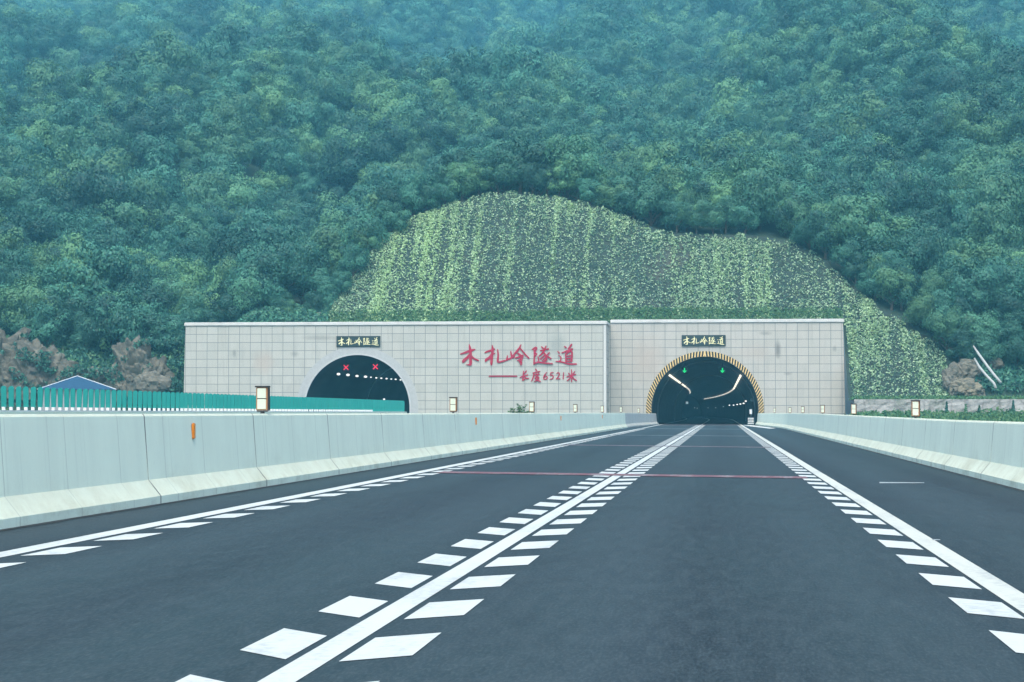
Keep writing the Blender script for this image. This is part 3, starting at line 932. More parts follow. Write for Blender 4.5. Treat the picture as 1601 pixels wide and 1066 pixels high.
def plaque(x0, x1, y0, y1, Y, label):
    a, b = at(x0, y1, Y - 0.1), at(x1, y0, Y - 0.1)
    t = thing('name_plaque', label, 'sign', ((a.x + b.x) / 2, Y - 0.045, (a.z + b.z) / 2))
    w, h = b.x - a.x, b.z - a.z
    bm = nb(); box(bm, -w / 2, w / 2, -0.08, 0.04, -h / 2, h / 2); bev(bm, 0.02)
    obj('board', bm, 'plaque', t)
    for k, nm in enumerate(('mu', 'zha', 'ling', 'sui', 'dao')):
        xs = [p[0] for s_ in CH[nm] for p in s_]; zs = [p[1] for s_ in CH[nm] for p in s_]
        cx_, cz_ = (min(xs) + max(xs)) / 2, (min(zs) + max(zs)) / 2
        sc = 0.76 * h / 262
        scx = min(sc, 0.165 * w / (max(xs) - min(xs)))
        bm = nb()
        for i, st in enumerate(CH[nm]):
            q = [(-w / 2 + w * (k + 0.5) / 5 * 0.96 + w * .02 + (x - cx_) * scx, -(z - cz_) * sc, max(6, ww) * 1.15 * sc) for x, z, ww in catmull(st)]
            stroke_mesh(bm, q, 0.02 + 0.003 * i)
        o = obj('lettering', bm, 'gold_letter', t)
        o.location = (0, -0.082, 0)
plaque(526, 594.5, 525, 542, YP_L, 'dark name plaque with gold characters above the plain closed tunnel mouth')
plaque(1065.8, 1134.5, 523.5, 540.8, YP_R, 'dark name plaque with gold characters above the striped tunnel mouth')

# ------------------------------------------------------------------ hill terrain
def slope_z(y): return 2.3 + 0.9 * (y - 199.0)
def on_slope(px, py):
    d = ray(px, py)
    t = (2.3 - 0.9 * 199.0 - HC) / (d.z - 0.9 * d.y)
    return Vector((d.x * t, d.y * t, HC + d.z * t))
OUT = [(-500, 545), (-100, 540), (0, 538), (60, 560), (120, 580), (170, 575), (215, 560), (262, 575), (288, 560), (300, 512), (400, 499), (486, 499), (500, 494), (535, 460), (560, 420), (590, 380), (640, 345), (700, 320), (760, 305), (800, 302), (870, 310), (940, 325), (990, 345), (1040, 365), (1100, 370), (1165, 370), (1240, 380), (1290, 410), (1330, 450), (1370, 480), (1420, 515), (1462, 540), (1478, 556), (1490, 575), (1530, 590), (1601, 598), (2300, 598)]
OW = [on_slope(*p) for p in OUT]
OX = np.array([p.x for p in OW]); OY = np.array([p.y for p in OW])
order = np.argsort(OX); OX, OY = OX[order], OY[order]
YT, ZT = 1500.0, 309.0
def ye(x): return float(np.interp(x, OX, OY))
def fbm(x, y, s, o=3): return noise.fractal(Vector((x * s, y * s, 3.7)), 1.0, 2.0, o)
def hill_z(x, y):
    e = ye(x)
    if y <= e:
        b = 0.35 * fbm(x, y * .6, 0.14, 4)
        if y < 199 and x > 11.2:
            return 2.3
        return max(-0.02, slope_z(y) + b * min(1, max(0, (y - 203) / 4)))
    ze = max(slope_z(e), 0.0)
    u = (y - e) / (YT - e)
    n = 24.0
    ph = lambda q: noise.noise(Vector((x * 0.020, q * 0.007, 9.1)))
    v = u * n + 1.6 * (ph(y) - ph(e))
    tz = (v + 0.72 / (2 * math.pi) * math.sin(2 * math.pi * v)) / n
    z = ze + (ZT - ze) * tz
    k = min(1, (y - e) / 90)
    z += k * (4.6 * noise.noise(Vector((x * 0.018, y * 0.009, 2.2))) + 1.6 * fbm(x, y, 0.05))
    return z
x0g, x1g, y0g, y1g = -620.0, 340.0, 190.5, 1680.0
xs = np.concatenate([np.arange(x0g, -90, 6.0), np.arange(-90, 45, 0.8), np.arange(45, x1g, 6.0), [xl0b - 0.03, xr1b + 0.03]])
xs.sort()
ysg = np.concatenate([np.arange(y0g, 232, 0.75), np.arange(232, 400, 3.0), np.arange(400, y1g, 8.0)])
Z = np.zeros((len(ysg), len(xs)))
for j, yy in enumerate(ysg):
    for i, xx in enumerate(xs):
        Z[j, i] = hill_z(xx, yy)
def grid_part(sel, name, m, push=0.0):
    idx = -np.ones(Z.shape, int)
    vs, fs = [], []
    def vid(j, i):
        if idx[j, i] < 0:
            idx[j, i] = len(vs); vs.append((xs[i], ysg[j], Z[j, i] + push))
        return idx[j, i]
    for j in range(len(ysg) - 1):
        for i in range(len(xs) - 1):
            if sel(j, i):
                fs.append((vid(j, i), vid(j, i + 1), vid(j + 1, i + 1), vid(j + 1, i)))
    o = raw(name, vs, fs, m)
    o.data.shade_smooth()
    return o
def keep(j, i):
    xc, yc = (xs[i] + xs[i + 1]) / 2, ysg[j]
    if xl0b - 0.03 < xc < xr1b + 0.03 and yc < (206.2 if xc < xl1 else 206.6):
        return False
    return True
XCL, XCR = on_slope(500, 494).x, on_slope(1478, 556).x
def is_cut(j, i):
    xc, yc = (xs[i] + xs[i + 1]) / 2, ysg[j] + .4
    return XCL < xc < XCR and yc < ye(xc) + 0.8
tag(grid_part(lambda j, i: keep(j, i) and not is_cut(j, i), 'hill', 'undergrowth_soil'), kind='structure')
tag(grid_part(lambda j, i: keep(j, i) and is_cut(j, i), 'cut_slope', 'net_slope'), kind='structure')

# leaf quads -----------------------------------------------------------------
def quads(pos, nrm, size, aspect=1.5):
    n = len(pos)
    r = rng.normal(size=(n, 3))
    a = np.cross(nrm, r); a /= np.linalg.norm(a, axis=1, keepdims=True) + 1e-9
    b = np.cross(nrm, a)
    a = a * (size * aspect / 2)[:, None]; b = b * (size / 2)[:, None]
    v = np.stack([pos + a, pos + b * .95 - a * .1, pos - a, pos - b * .95 - a * .1], 1).reshape(-1, 3)
    f = np.arange(4 * n).reshape(-1, 4)
    return v, f
def unit(v): return v / (np.linalg.norm(v, axis=1, keepdims=True) + 1e-9)
# creeper on the netted cut slope
def creeper():
    n = 520000
    X = rng.uniform(XCL - 0.5, XCR, n); Y = rng.uniform(199.2, 224, n)
    e = np.interp(X, OX, OY)
    e = e + np.array([0.9 * noise.noise(Vector((a * .8, 3, 3))) + .5 * noise.noise(Vector((a * 2.5, 1, 3))) for a in X]) - .25
    ok = Y < e + 0.3
    ok &= ~((X < xr1b + .3) & (Y < 206.9))
    X, Y, e = X[ok], Y[ok], e[ok]
    dens = np.empty(len(X)); tone = np.empty(len(X))
    for i in range(len(X)):
        st = noise.noise(Vector((X[i] * 1.15, Y[i] * 0.06, 1.0)))
        st2 = noise.noise(Vector((X[i] * 0.28, Y[i] * 0.10, 5.0)))
        sp = noise.noise(Vector((X[i] * 2.6, Y[i] * 2.6, 8.0)))
        sm = noise.noise(Vector((X[i] * 0.09, Y[i] * 0.11, 12.0)))
        dens[i] = 0.26 + 0.70 * st + 0.45 * st2 + 0.65 * sp + 0.30 * sm
        tone[i] = 0.5 + 0.6 * st + 0.4 * sm
    # thin towards the middle of the high part, thick along the rim and the outer flank
    rim = np.clip(1 - (e - Y) / 3.0, 0, 1)
    mid = np.exp(-((X + 21) / 9.0) ** 2) * np.exp(-((Y - 213.5) / 6.0) ** 2)
    left = np.exp(-((X + 31) / 5.5) ** 2)
    tone += 0.15
    dens += 0.45 * np.clip((XCL + 7 - X) / 5, 0, 1)
    dens += 0.25 * rim - 0.30 * mid + 0.20 * left
    tone += 0.5 * left - 0.2 * mid
    k = rng.uniform(0, 1, len(X)) < np.clip(dens, 0.13, 0.9) * 0.85
    X, Y, tone = X[k], Y[k], tone[k]
    zz = np.array([hill_z(a, b) for a, b in zip(X, Y)]) + rng.uniform(0.03, 0.28, len(X))
    pos = np.stack([X, Y, zz], 1)
    nrm = unit(np.array([[0, -0.45, 0.75]]) + rng.normal(size=(len(X), 3)) * 0.55)
    v, f = quads(pos, nrm, rng.uniform(0.07, 0.20, len(X)), 1.4)
    t = np.stack([np.where(rng.uniform(0, 1, len(X)) < .38, rng.uniform(0, .2, len(X)), np.clip(rng.uniform(0.3, 1, len(X)) * (0.75 + .3 * tone), 0, 1)), np.clip(0.35 + 0.35 * tone + rng.uniform(-.15, .15, len(X)), 0.1, 0.98)], 1)
    o = raw('creeper', v, f, 'creeper', None, t)
    tag(o, 'pale green creeper leaves hanging in streaks over the netted cut slope', 'creeper', None, 'stuff')
    return len(X)
NC = creeper()
def tufts(name, label, cat, gen, n, size, mname='grass', hh=0.4):
    pos, ok = gen(n)
    nrm = unit(np.array([[0, -0.8, 0.35]]) + rng.normal(size=(len(pos), 3)) * 0.6)
    v, f = quads(pos, nrm, rng.uniform(size * .6, size * 1.4, len(pos)), 2.2)
    t = np.stack([rng.uniform(0, 1, len(pos)), rng.uniform(0.3, 0.8, len(pos))], 1)
    o = raw(name, v, f, mname, None, t)
    return tag(o, label, cat, None, 'stuff')
def gen_top(n):
    X = rng.uniform(at(500, 500, 207).x, xr1t + 0.2, n); Y = rng.uniform(206.4, 208.6, n)
    base = np.array([hill_z(a, b) for a, b in zip(X, Y)])
    hgt = np.array([0.75 + 0.35 * noise.noise(Vector((a * .5, 3, 1))) for a in X])
    Zz = np.maximum(base, topL + .2) + rng.uniform(0, 1, n) * hgt * (0.6)
    return np.stack([X, Y, Zz], 1), None
tufts('grass', 'strip of green grass along the top of the portal wall', 'grass', gen_top, 16000, 0.13)
def gen_right(n):
    X = rng.uniform(9.5, 40, n); Y = rng.uniform(170, 189.8, n)
    h = np.array([max(0.12, 1.05 + 0.7 * noise.noise(Vector((a * .35, b * .2, 1))) + .35 * noise.noise(Vector((a * 1.3, b, 4)))) for a, b in zip(X, Y)])
    return np.stack([X, Y, rng.uniform(0, 1, n) * h * np.clip((Y - 165) / 15, .3, 1)], 1), None
tufts('undergrowth', 'weeds and low bushes growing in front of the stone wall', 'undergrowth', gen_right, 26000, 0.16)
def gen_ledge(n):
    X = rng.uniform(xr1b + .1, 45, n); Y = rng.uniform(190.7, 198.5, n)
    return np.stack([X, Y, 2.3 + rng.uniform(0, 0.3, n)], 1), None
tufts('grass', 'thin grass on the ledge above the stone wall', 'grass', gen_ledge, 5000, 0.14)
def gen_left(n):
    X = rng.uniform(-95, xl0b - .2, n); Y = rng.uniform(165, 199, n)
    h = np.array([max(0.1, .9 + 0.8 * noise.noise(Vector((a * .2, b * .2, 1)))) for a, b in zip(X, Y)])
    return np.stack([X, Y, rng.uniform(0, 1, n) * h], 1), None
tufts('undergrowth', 'dark weeds at the foot of the grey rocks behind the blue shed', 'undergrowth', gen_left, 20000, 0.2)

def gen_median(n):
    X = rng.uniform(-28.8, -7.9, n); Y = rng.uniform(5, 196, n)
    h = np.array([max(0.08, .28 + 0.25 * noise.noise(Vector((a * .3, b * .1, 1)))) for a, b in zip(X, Y)])
    return np.stack([X, Y, rng.uniform(0, 1, n) * h], 1), None
tufts('grass', 'low grass growing on the median strip behind the long jointed barrier', 'grass', gen_median, 45000, 0.17)
def gen_bank(xa, xb, ya, yb):
    def g(n):
        X = rng.uniform(xa, xb, n); Y = rng.uniform(ya, yb, n)
        h = np.array([max(0.15, .9 + 0.9 * noise.noise(Vector((a * .45, b * .45, 7))) + .4 * noise.noise(Vector((a * 1.4, b * 1.4, 2)))) for a, b in zip(X, Y)])
        z = np.array([hill_z(a, b) for a, b in zip(X, Y)])
        return np.stack([X, Y, z + h * rng.uniform(0, 1, n) ** .6], 1), None
    return g
tufts('undergrowth', 'bushy scrub growing on the bank between the grey rocks and the portal wall', 'undergrowth', gen_bank(-95, xl0b - .3, 199, 209), 30000, 0.20, 'leaves')
tufts('undergrowth', 'bushy scrub growing round the pale pipes on the wooded bank', 'undergrowth', gen_bank(XCR + 1.5, 48, 199.5, 209), 20000, 0.20, 'leaves')
tufts('undergrowth', 'bushy scrub just above the portal top, at the foot of the wood', 'undergrowth', gen_bank(xl0b - .3, XCL + 1, 206.8, 210), 9000, 0.18, 'leaves')

# ------------------------------------------------------------------ trees
def crown_data(seed, nclump, nleaf, ls):
    r = np.random.default_rng(seed)
    c = []
    while len(c) < nclump:
        p = r.uniform(-1, 1, 3)
        q = np.linalg.norm(p)
        if 0.35 < q < 0.95 and p[2] > -0.65:
            c.append(p * np.array([1, 1, 0.85]) * (1 + .12 * r.normal()))
    c = np.array(c)
    cr = r.uniform(0.20, 0.44, nclump)
    k = r.choice(nclump, nleaf, p=cr ** 2 / (cr ** 2).sum())
    d = unit(r.normal(size=(nleaf, 3)) + np.array([0, 0, 0.25]))
    rad = cr[k] * (0.70 + 0.36 * r.uniform(size=nleaf))
    stray = r.uniform(size=nleaf) < 0.10
    rad[stray] *= r.uniform(1.1, 1.5, stray.sum())
    pos = c[k] + d * rad[:, None] * np.array([1, 1, 0.78])
    nrm = unit(d * .65 + unit(pos) * .55 + r.normal(size=(nleaf, 3)) * 0.32 + np.array([0, 0, 0.12]))
    v, f = quads(pos, nrm, r.uniform(ls * .6, ls * 1.35, nleaf), 1.6)
    ct = r.uniform(0, 1, nclump)
    t = np.stack([np.clip(0.15 + 0.65 * ct[k] + r.uniform(-.15, .25, nleaf), 0, 1), np.clip(0.02 * ct[k], 0, 1)], 1)
    return v, f, t
def trunk_bm(seed):
    r = random.Random(seed)
    bm = nb()
    tube(bm, [(0, 0, -0.9), (r.uniform(-.06, .06), r.uniform(-.06, .06), 0.1), (r.uniform(-.12, .12), r.uniform(-.12, .12), 1.0)], [0.085, 0.065, 0.03], 7)
    for i in range(5):
        a = i * 1.3 + r.uniform(0, .6)
        z = r.uniform(0.05, 0.6)
        tube(bm, [(0, 0, z), (.35 * math.cos(a), .35 * math.sin(a), z + .28), (.7 * math.cos(a), .7 * math.sin(a), z + .42)], [0.035, 0.024, 0.01], 5)
    return bm
NV = 7
protos = []
for s in range(NV):
    v, f, t = crown_data(100 + s, 36, 8000, 0.052)
    v = v + np.array([0, 0, 1.0])
    tr = thing('tree', None, None)
    cr = raw('crown', v, f, 'leaves', tr, t)
    tk = obj('trunk', trunk_bm(s), 'bark', tr)
    protos.append(tr)
# placement with a coarse visibility test along view columns
cand = []
y = 199.0
while y < 1580:
    sp = 4.0 + (y - 205) * 0.0085
    xa, xb = -1260 / F * y, 620 / F * y
    x = xa + rnd.uniform(0, sp)
    while x < xb:
        xx = x + rnd.uniform(-.42, .42) * sp; yy = y + rnd.uniform(-.45, .45) * sp
        x += sp
        e = ye(xx)
        R = sp * rnd.uniform(0.38, 0.70)
        if rnd.random() < 0.12: R *= 1.25
        inx = xl0b - 1.0 - R * .6 < xx < XCR + 1.0
        if XCL - 1.0 < xx < XCR + 0.8 and yy < e + R * 0.75 + .2:
            continue
        if inx and yy < 207.3 + R * .6:
            continue
        if not inx and yy < max(e + 0.4, 200.5):
            continue
        if xx > XCR and yy < 206 and xx < on_slope(1560, 600).x:
            continue
        cand.append((yy, xx, R))
    y += sp * 0.86
# a fringe of lower trees along the edge of the cut and behind the portal
for i in range(1, len(OUT)):
    a, b = on_slope(*OUT[i - 1]), on_slope(*OUT[i])
    if b.x < -82 or a.x > 42: continue
    n = max(1, int((b - a).length / 1.9))
    for k in range(n):
        q = a.lerp(b, (k + rnd.random()) / n)
        R = rnd.uniform(1.25, 2.1) if not (470 < OUT[i][0] < 600) else rnd.uniform(.7, 1.2)
        yy = q.y + R * 0.55 + rnd.uniform(0.1, 0.9)
        if xl0b - 1 < q.x < XCL: yy = max(yy, 207.0 + R * .7)
        if -66 < q.x < -52 and q.y < 203: yy += 1.2
        cand.append((yy, q.x, R))
        if rnd.random() < .5: cand.append((yy + 1.6, q.x + rnd.uniform(-1, 1), R * 1.15))
cand.sort()
prof = np.full(400, -1.0)
trees = []
for (yy, xx, R) in cand:
    z = hill_z(xx, yy)
    near = yy < 228
    px, py, dz = proj((xx, yy, z + R * 2.2))
    hw = R / dz * F
    a, b = int((px - hw * .8 + 400) / 6), int((px + hw * .8 + 400) / 6)
    a, b = max(0, a), min(399, b)
    if b <= a: continue
    top = (645 - py)
    if top < prof[a:b].min() + R * 0.25 / dz * F * 0.6:
        continue
    if py > 1066 or (py + 2.0 * R / dz * F) < -130:
        continue
    s2, e2 = max(0, a), b
    m = (b - a) // 5
    prof[a + m:b - m] = np.maximum(prof[a + m:b - m], top - R * 0.55 / dz * F)
    trees.append((yy, xx, R, z, px, py))
NT = 300
inview = [t for t in trees if -30 < t[4] < 1631 and t[5] < 660]
indiv = set(id(t) for t in inview[:NT])
def region(px, py):
    if px < 300: return ('leafy green tree in the wood above the grey rocks, past the end of the portal', 'trees above the grey rocks')
    if px < 620: return ('leafy green hillside tree above the closed tunnel mouth, beside the creeper slope', 'trees above the closed tunnel mouth')
    if px < 1180: return ('leafy green tree on the hillside just above the top of the creeper slope', 'trees above the creeper slope')
    return ('leafy green tree on the hillside past the stepped-down end of the creeper slope', 'trees past the creeper slope')
used = [False] * NV
fp, fr, fs, fk = [], [], [], []
for t in trees:
    yy, xx, R, z, px, py = t
    if id(t) in indiv:
        k = rnd.randrange(NV)
        o = copy_tree(protos[k]) if used[k] else protos[k]
        used[k] = True
        o.location = (xx, yy, z)
        s = R * rnd.uniform(1.02, 1.15)
        o.scale = (s * rnd.uniform(.9, 1.1), s * rnd.uniform(.9, 1.1), s * rnd.uniform(1.0, 1.35))
        o.rotation_euler = (rnd.uniform(-.06, .06), rnd.uniform(-.06, .06), rnd.uniform(0, 6.28))
        lab, grp = region(px, py)
        tag(o, lab, 'tree', grp)
    else:
        s = R * rnd.uniform(1.02, 1.18)
        sz = s * rnd.uniform(1.0, 1.4)
        fp.append((xx, yy, z)); fr.append((0, 0, rnd.uniform(0, 6.28))); fs.append((s, s, sz)); fk.append(rnd.randrange(NV))
pm = bpy.data.meshes.new('forest')
pm.vertices.add(len(fp))
pm.vertices.foreach_set('co', np.array(fp, np.float32).ravel())
for nm, dat in (('rot', fr), ('scl', fs)):
    a_ = pm.attributes.new(nm, 'FLOAT_VECTOR', 'POINT'); a_.data.foreach_set('vector', np.array(dat, np.float32).ravel())
a_ = pm.attributes.new('kind_index', 'INT', 'POINT'); a_.data.foreach_set('value', np.array(fk, np.int32))
fo_ = link(bpy.data.objects.new('forest', pm))
ng = bpy.data.node_groups.new('forest_scatter', 'GeometryNodeTree')
ng.interface.new_socket('Geometry', in_out='INPUT', socket_type='NodeSocketGeometry')
ng.interface.new_socket('Geometry', in_out='OUTPUT', socket_type='NodeSocketGeometry')
gi = ng.nodes.new('NodeGroupInput'); go_ = ng.nodes.new('NodeGroupOutput')
jn = ng.nodes.new('GeometryNodeJoinGeometry')
def named(nm, typ):
    q = ng.nodes.new('GeometryNodeInputNamedAttribute'); q.data_type = typ; q.inputs['Name'].default_value = nm
    return q.outputs['Attribute']
nr, nsc, nk = named('rot', 'FLOAT_VECTOR'), named('scl', 'FLOAT_VECTOR'), named('kind_index', 'INT')
for k in range(NV):
    oi_ = ng.nodes.new('GeometryNodeObjectInfo'); oi_.transform_space = 'ORIGINAL'
    oi_.inputs['Object'].default_value = [c_ for c_ in protos[k].children if c_.name.startswith('crown')][0]
    oi_.inputs['As Instance'].default_value = True
    eq = ng.nodes.new('FunctionNodeCompare'); eq.data_type = 'INT'; eq.operation = 'EQUAL'
    ng.links.new(nk, eq.inputs[2]); eq.inputs[3].default_value = k
    ip = ng.nodes.new('GeometryNodeInstanceOnPoints')
    er = ng.nodes.new('FunctionNodeEulerToRotation')
    ng.links.new(nr, er.inputs[0])
    ng.links.new(gi.outputs[0], ip.inputs['Points']); ng.links.new(eq.outputs[0], ip.inputs['Selection'])
    ng.links.new(oi_.outputs['Geometry'], ip.inputs['Instance']); ng.links.new(er.outputs[0], ip.inputs['Rotation']); ng.links.new(nsc, ip.inputs['Scale'])
    ng.links.new(ip.outputs[0], jn.inputs[0])
ng.links.new(jn.outputs[0], go_.inputs[0])
fo_.modifiers.new('scatter', 'NODES').node_group = ng
tag(fo_, 'hazy upper forest covering the mountainside up to the top of the view', 'forest', None, 'stuff')
print('TREES', len(trees), 'individual', len(indiv), 'far', len(fp), 'creeper', NC)

# ------------------------------------------------------------------ rocks
def rock(name, label, mname, blobs, seed, sub=5, rough=0.3):
    """one outcrop: overlapping jagged masses (photo x, y, distance, half sizes) set into the bank"""
    bm = nb()
    c0 = None
    for bi, (px, py, Y, r) in enumerate(blobs):
        c = at(px, py, Y)
        if c0 is None: c0 = Vector((c.x, Y, 0))
        b2 = nb()
        bmesh.ops.create_icosphere(b2, subdivisions=sub, radius=1)
        off = Vector((seed * 3.1 + bi * 7.7, seed * 1.7, seed))
        for v in b2.verts:
            p = v.co.copy()
            q = Vector((p.x * r[0], p.y * r[1], p.z * r[2]))
            w_ = Vector((q.x + q.z * .45, q.y, q.z * .7 - q.x * .25))
            d = noise.fractal(p * 1.2 + off, 1.0, 2.0, 4) * rough
            dv = noise.voronoi(w_ * 0.8 + off)[0]
            d += min(0.32, (dv[1] - dv[0]) * 0.42) - 0.10
            d += (noise.ridged_multi_fractal(w_ * 1.1 + off, 1.0, 2.2, 3, 1.0, 2.0) - 1.0) * 0.05
            d += (noise.cell(w_ * 1.8 + off) - .5) * 0.07
            v.co = q * (1 + d) + c - c0
        me = bpy.data.meshes.new('tmp'); b2.to_mesh(me); b2.free(); bm.from_mesh(me); bpy.data.meshes.remove(me)
    o = obj(name, bm, mname)
    o.location = c0
    return tag(o, label, 'rock')
rock('rock_outcrop', 'large jagged brown rock face at the edge of the view, behind the teal fence', 'rock', [(-16, 586, 200.5, (4.6, 2.2, 5.2)), (52, 598, 200.2, (3.6, 1.9, 4.0)), (-90, 590, 201, (5, 2.2, 5))], 2)
rock('rock_outcrop', 'low brown rock slope rising behind the blue shed roof', 'rock', [(112, 610, 200.4, (3.4, 1.7, 2.6)), (150, 612, 200.2, (2.6, 1.5, 2.2))], 5)
rock('rock_outcrop', 'rugged brown rock face between the blue shed and the end of the portal wall', 'rock', [(212, 586, 199.6, (2.4, 1.6, 3.5)), (238, 600, 199.2, (2.2, 1.5, 2.6)), (188, 606, 199.4, (1.6, 1.3, 1.9))], 9)
rock('boulder', 'smooth pale slab of rock at the foot of the rugged brown rock face', 'rock', [(236, 602, 197.2, (1.7, 1.0, 1.4))], 12, 4, .12)
rock('rock_outcrop', 'tan rock outcrop on the ledge above the stone wall, beside the pale pipes', 'tan_rock', [(1506, 610, 197.4, (1.3, 1.1, 1.05)), (1522, 614, 197, (1.1, 1.0, .8))], 21)
rock('rock_outcrop', 'brown earthy rock between the creeper slope and the tan outcrop', 'rock', [(1490, 598, 200.2, (1.1, 1.2, 1.5)), (1508, 586, 201.2, (1.6, 1.2, 1.4))], 25)
rock('boulder', 'small grey boulder half hidden behind the upper pale pipe', 'rock', [(1553, 573, 202.4, (.9, .7, .8))], 28, 4)
rock('boulder', 'small pale rocky lump at the creeper slope foot, on the portal top', 'rock', [(493, 496, 208.2, (1.1, .7, .5))], 31, 4)
def gen_rockscrub(n):
    P = []
    while len(P) < n:
        px, py = rng.uniform(-40, 285), rng.uniform(515, 614)
        q = at(px, py, 198.6)
        if noise.noise(Vector((q.x * .55, q.z * .7, 4.0))) + .5 * noise.noise(Vector((q.x * 1.6, q.z * 1.6, 9.0))) > 0.16 + (0.25 if py < 545 else 0):
            P.append((q.x, rng.uniform(197.9, 199.4), q.z))
    return np.array(P), None
tufts('scrub', 'dull green scrub clinging to the brown rock faces behind the teal fence', 'undergrowth', gen_rockscrub, 5000, 0.15, 'leaves')
# pale pipes
def pipe(pts, label, r):
    q = [at(*a) for a in pts]
    bm = nb()
    rr = [r * .6] + [r] * (len(q) - 1)
    tube(bm, q, rr, 10)
    tag(obj('drain_pipe', bm, 'pipe', None, True), label, 'pipe')
pipe([(1522, 541, 200.8), (1532, 556, 199.6), (1545, 574, 198.4), (1556, 588, 197.6), (1565, 598.5, 197)], 'upper pale pipe slanting down the wooded bank above the stone wall', 0.125)
pipe([(1523.5, 560, 199.4), (1532, 575, 198.4), (1544, 589, 197.6), (1554, 599, 197), (1557, 607, 196.6)], 'lower pale pipe slanting down the bank, next to the tan outcrop', 0.12)
# stone retaining wall
sw = thing('stone_wall', 'rough grey rubble retaining wall behind the weeds at the end of the portal', 'wall', (25, 190, 0))
bm = nb()
nx, nz = 110, 9
g = {}
for i in range(nx + 1):
    for k in range(nz + 1):
        x = xr1b - 25 + (i / nx) * 42
        z = 2.32 * k / nz
        g[i, k] = bm.verts.new((x, 0.14 * noise.noise(Vector((x * 1.6, z * 2, 1))) + .3 * (k / nz), z))
for i in range(nx):
    for k in range(nz):
        bm.faces.new((g[i, k], g[i + 1, k], g[i + 1, k + 1], g[i, k + 1]))
top = [g[i, nz] for i in range(nx + 1)]
bk = [bm.verts.new((v_.co.x, 0.85, 2.32)) for v_ in top]
for i in range(nx):
    bm.faces.new((top[i], top[i + 1], bk[i + 1], bk[i]))
obj('masonry', bm, 'stone_wall', sw)
# saplings before the stone wall
def sapling(px, ytop, Y, w, label):
    p = at(px, ytop, Y)
    t = thing('sapling', label, 'shrub', (p.x, Y, 0))
    n = 420
    h = p.z
    u = rng.uniform(0, 1, n)
    a = rng.uniform(0, 6.28, n)
    r = w * (1 - u) ** .8 * rng.uniform(.4, 1.1, n)
    pos = np.stack([r * np.cos(a), r * np.sin(a), 0.15 + u * (h - .15)], 1)
    nrm = unit(np.stack([np.cos(a), np.sin(a), 0 * a + .6], 1) + rng.normal(size=(n, 3)) * .5)
    v, f = quads(pos, nrm, rng.uniform(.06, .14, n), 1.8)
    raw('foliage', v, f, 'leaves', t, np.stack([rng.uniform(0, .5, n), np.full(n, .4)], 1))
    bm = nb(); tube(bm, [(0, 0, -.02), (0, 0, h * .8)], [.035, .012], 6)
    obj('stem', bm, 'bark', t)
for i, (px, yt, w) in enumerate(((1480, 628, .32), (1510, 632, .34), (1531, 634, .4), (1584, 626, .32))):
    sapling(px, yt, 187, w, ['dark conical sapling below the tan outcrop, at the stone wall', 'dark conical sapling at the stone wall, below the lower pipe end of the bank', 'broad low sapling at the stone wall, below the pipes', 'tall narrow sapling at the stone wall, farthest from the portal'][i])
# leafy plant behind the median barrier
pp = at(814, 642, 91)
t = thing('leafy_plant', 'leafy green plant peeping over the median barrier beside the third lamp box', 'plant', (pp.x, 91, 0))
pos, nrm, tt, bmst = [], [], [], nb()
for k in range(15):
    a = rnd.uniform(0, 6.28)
    reach = rnd.uniform(.12, .5)
    x1 = rnd.uniform(-.12, .2) + reach * math.cos(a); y1 = reach * math.sin(a) * .6
    zt = rnd.uniform(1.25, 1.62) - .35 * abs(x1)
    tube(bmst, [(0.04 * math.cos(a), 0.04 * math.sin(a), -.02), (x1 * .5, y1 * .5, zt * .75), (x1, y1, zt)], [.012, .009, .004], 5)
    for q in range(26):
        u = rnd.uniform(.55, 1)
        pos.append((x1 * u + rnd.uniform(-.07, .07), y1 * u + rnd.uniform(-.07, .07), zt * (.35 + .65 * u) + rnd.uniform(-.06, .04)))
        nrm.append((rnd.gauss(0, .6), -0.3 + rnd.gauss(0, .6), 1)); tt.append((rnd.uniform(0, .9), rnd.uniform(.3, .8)))
v, f = quads(np.array(pos), unit(np.array(nrm)), rng.uniform(.04, .075, len(pos)), 2.6)
raw('foliage', v, f, 'grass', t, np.array(tt))
obj('stem', bmst, 'bark', t)

# ------------------------------------------------------------------ blue shed
YS = 150
pk = at(124, 588, YS + 1.5)
lo = at(66, 609, YS)
hi = at(182, 609, YS)
sh = thing('shed', 'small shed with a dark blue hipped roof and pale ridge trim behind the teal fence', 'shed', (pk.x, YS + 1.0, 0), None, math.atan2(45.0, 150.0))
wv = (hi.x - lo.x) / 2
ez = lo.z
bm = nb()
apex = bm.verts.new((0, 0, pk.z))
c4 = [bm.verts.new(p) for p in ((-wv, -2.2, ez), (wv, -2.2, ez), (wv, 2.2, ez), (-wv, 2.2, ez))]
for i in range(4):
    bm.faces.new((apex, c4[i], c4[(i + 1) % 4]))
bm.faces.new(c4)
rf = obj('roof', bm, 'blue_roof', sh)
for p in ((-wv, -2.2), (wv, -2.2), (wv, 2.2), (-wv, 2.2)):
    bm = nb(); tube(bm, [(0, 0, pk.z + .015), (p[0] * 1.01, p[1] * 1.01, ez + .01)], [.028, .028], 6)
    obj('ridge_trim', bm, 'white_trim', rf)
bm = nb(); box(bm, -wv + .3, wv - .3, -1.9, 1.9, 0, ez - .003)
obj('wall', bm, 'steel', sh)
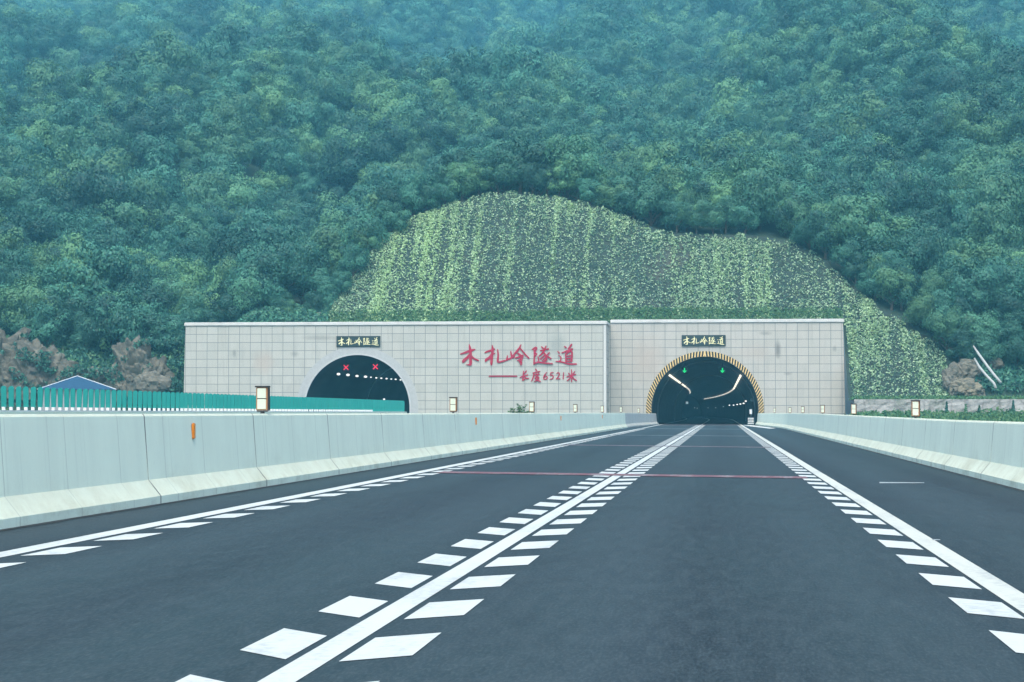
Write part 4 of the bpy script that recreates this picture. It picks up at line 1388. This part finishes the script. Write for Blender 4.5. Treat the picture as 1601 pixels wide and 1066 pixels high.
bm = nb(); box(bm, -.45, .45, -1.93, -1.903, 0, 2.0)
obj('door', bm, 'steel', sh)

# ------------------------------------------------------------------ air, light
bm = nb()
box(bm, -GX - 60, GX + 60, GY0 - 60, GY1 + 60, -1.2, 440)
hz, nt, b = mat('haze')
nt.nodes.remove(b)
pv = N(nt, 'ShaderNodeVolumePrincipled')
pv.inputs['Color'].default_value = (0.22, 0.74, 1.0, 1)
pv.inputs['Density'].default_value = 0.00047
pv.inputs['Anisotropy'].default_value = 0.0
L(nt, pv.outputs[0], nt.nodes['Material Output'].inputs['Volume'])
tag(obj('haze', bm, hz), kind='stuff')

w = bpy.data.worlds.new('World')
S.world = w
w.use_nodes = True
wn = w.node_tree
sk = wn.nodes.new('ShaderNodeTexSky')
sk.sky_type = 'NISHITA'
sk.sun_disc = False
EL, AZ = math.radians(60), math.radians(181)     # azimuth clockwise from +y
sk.sun_elevation = EL
sk.sun_rotation = AZ
sk.air_density = 1.0
sk.dust_density = 4.0
bg = wn.nodes['Background']
wn.links.new(sk.outputs[0], bg.inputs[0])
bg.inputs[1].default_value = 0.12
sun = bpy.data.lights.new('sun', 'SUN')
sun.energy = 1.5
sun.angle = math.radians(35)
sun.color = (1.0, 0.955, 0.88)
so = bpy.data.objects.new('sun', sun)
d = Vector((math.sin(AZ) * math.cos(EL), math.cos(AZ) * math.cos(EL), math.sin(EL)))
so.rotation_euler = d.to_track_quat('Z', 'Y').to_euler()
so.location = (0, -20, 60)
link(so)
S.view_settings.view_transform = 'Standard'
S.view_settings.look = 'None'
S.view_settings.exposure = 1.38
S.view_settings.gamma = 1
S.render.engine = 'CYCLES'
c = S.cycles
c.max_bounces = 5
c.diffuse_bounces = 2
c.glossy_bounces = 2
c.transmission_bounces = 2
c.volume_bounces = 2
c.transparent_max_bounces = 6
c.caustics_reflective = False
c.caustics_refractive = False
c.use_denoising = True
c.denoiser = 'OPENIMAGEDENOISE'
c.denoising_input_passes = 'RGB_ALBEDO_NORMAL'
c.sample_clamp_indirect = 4
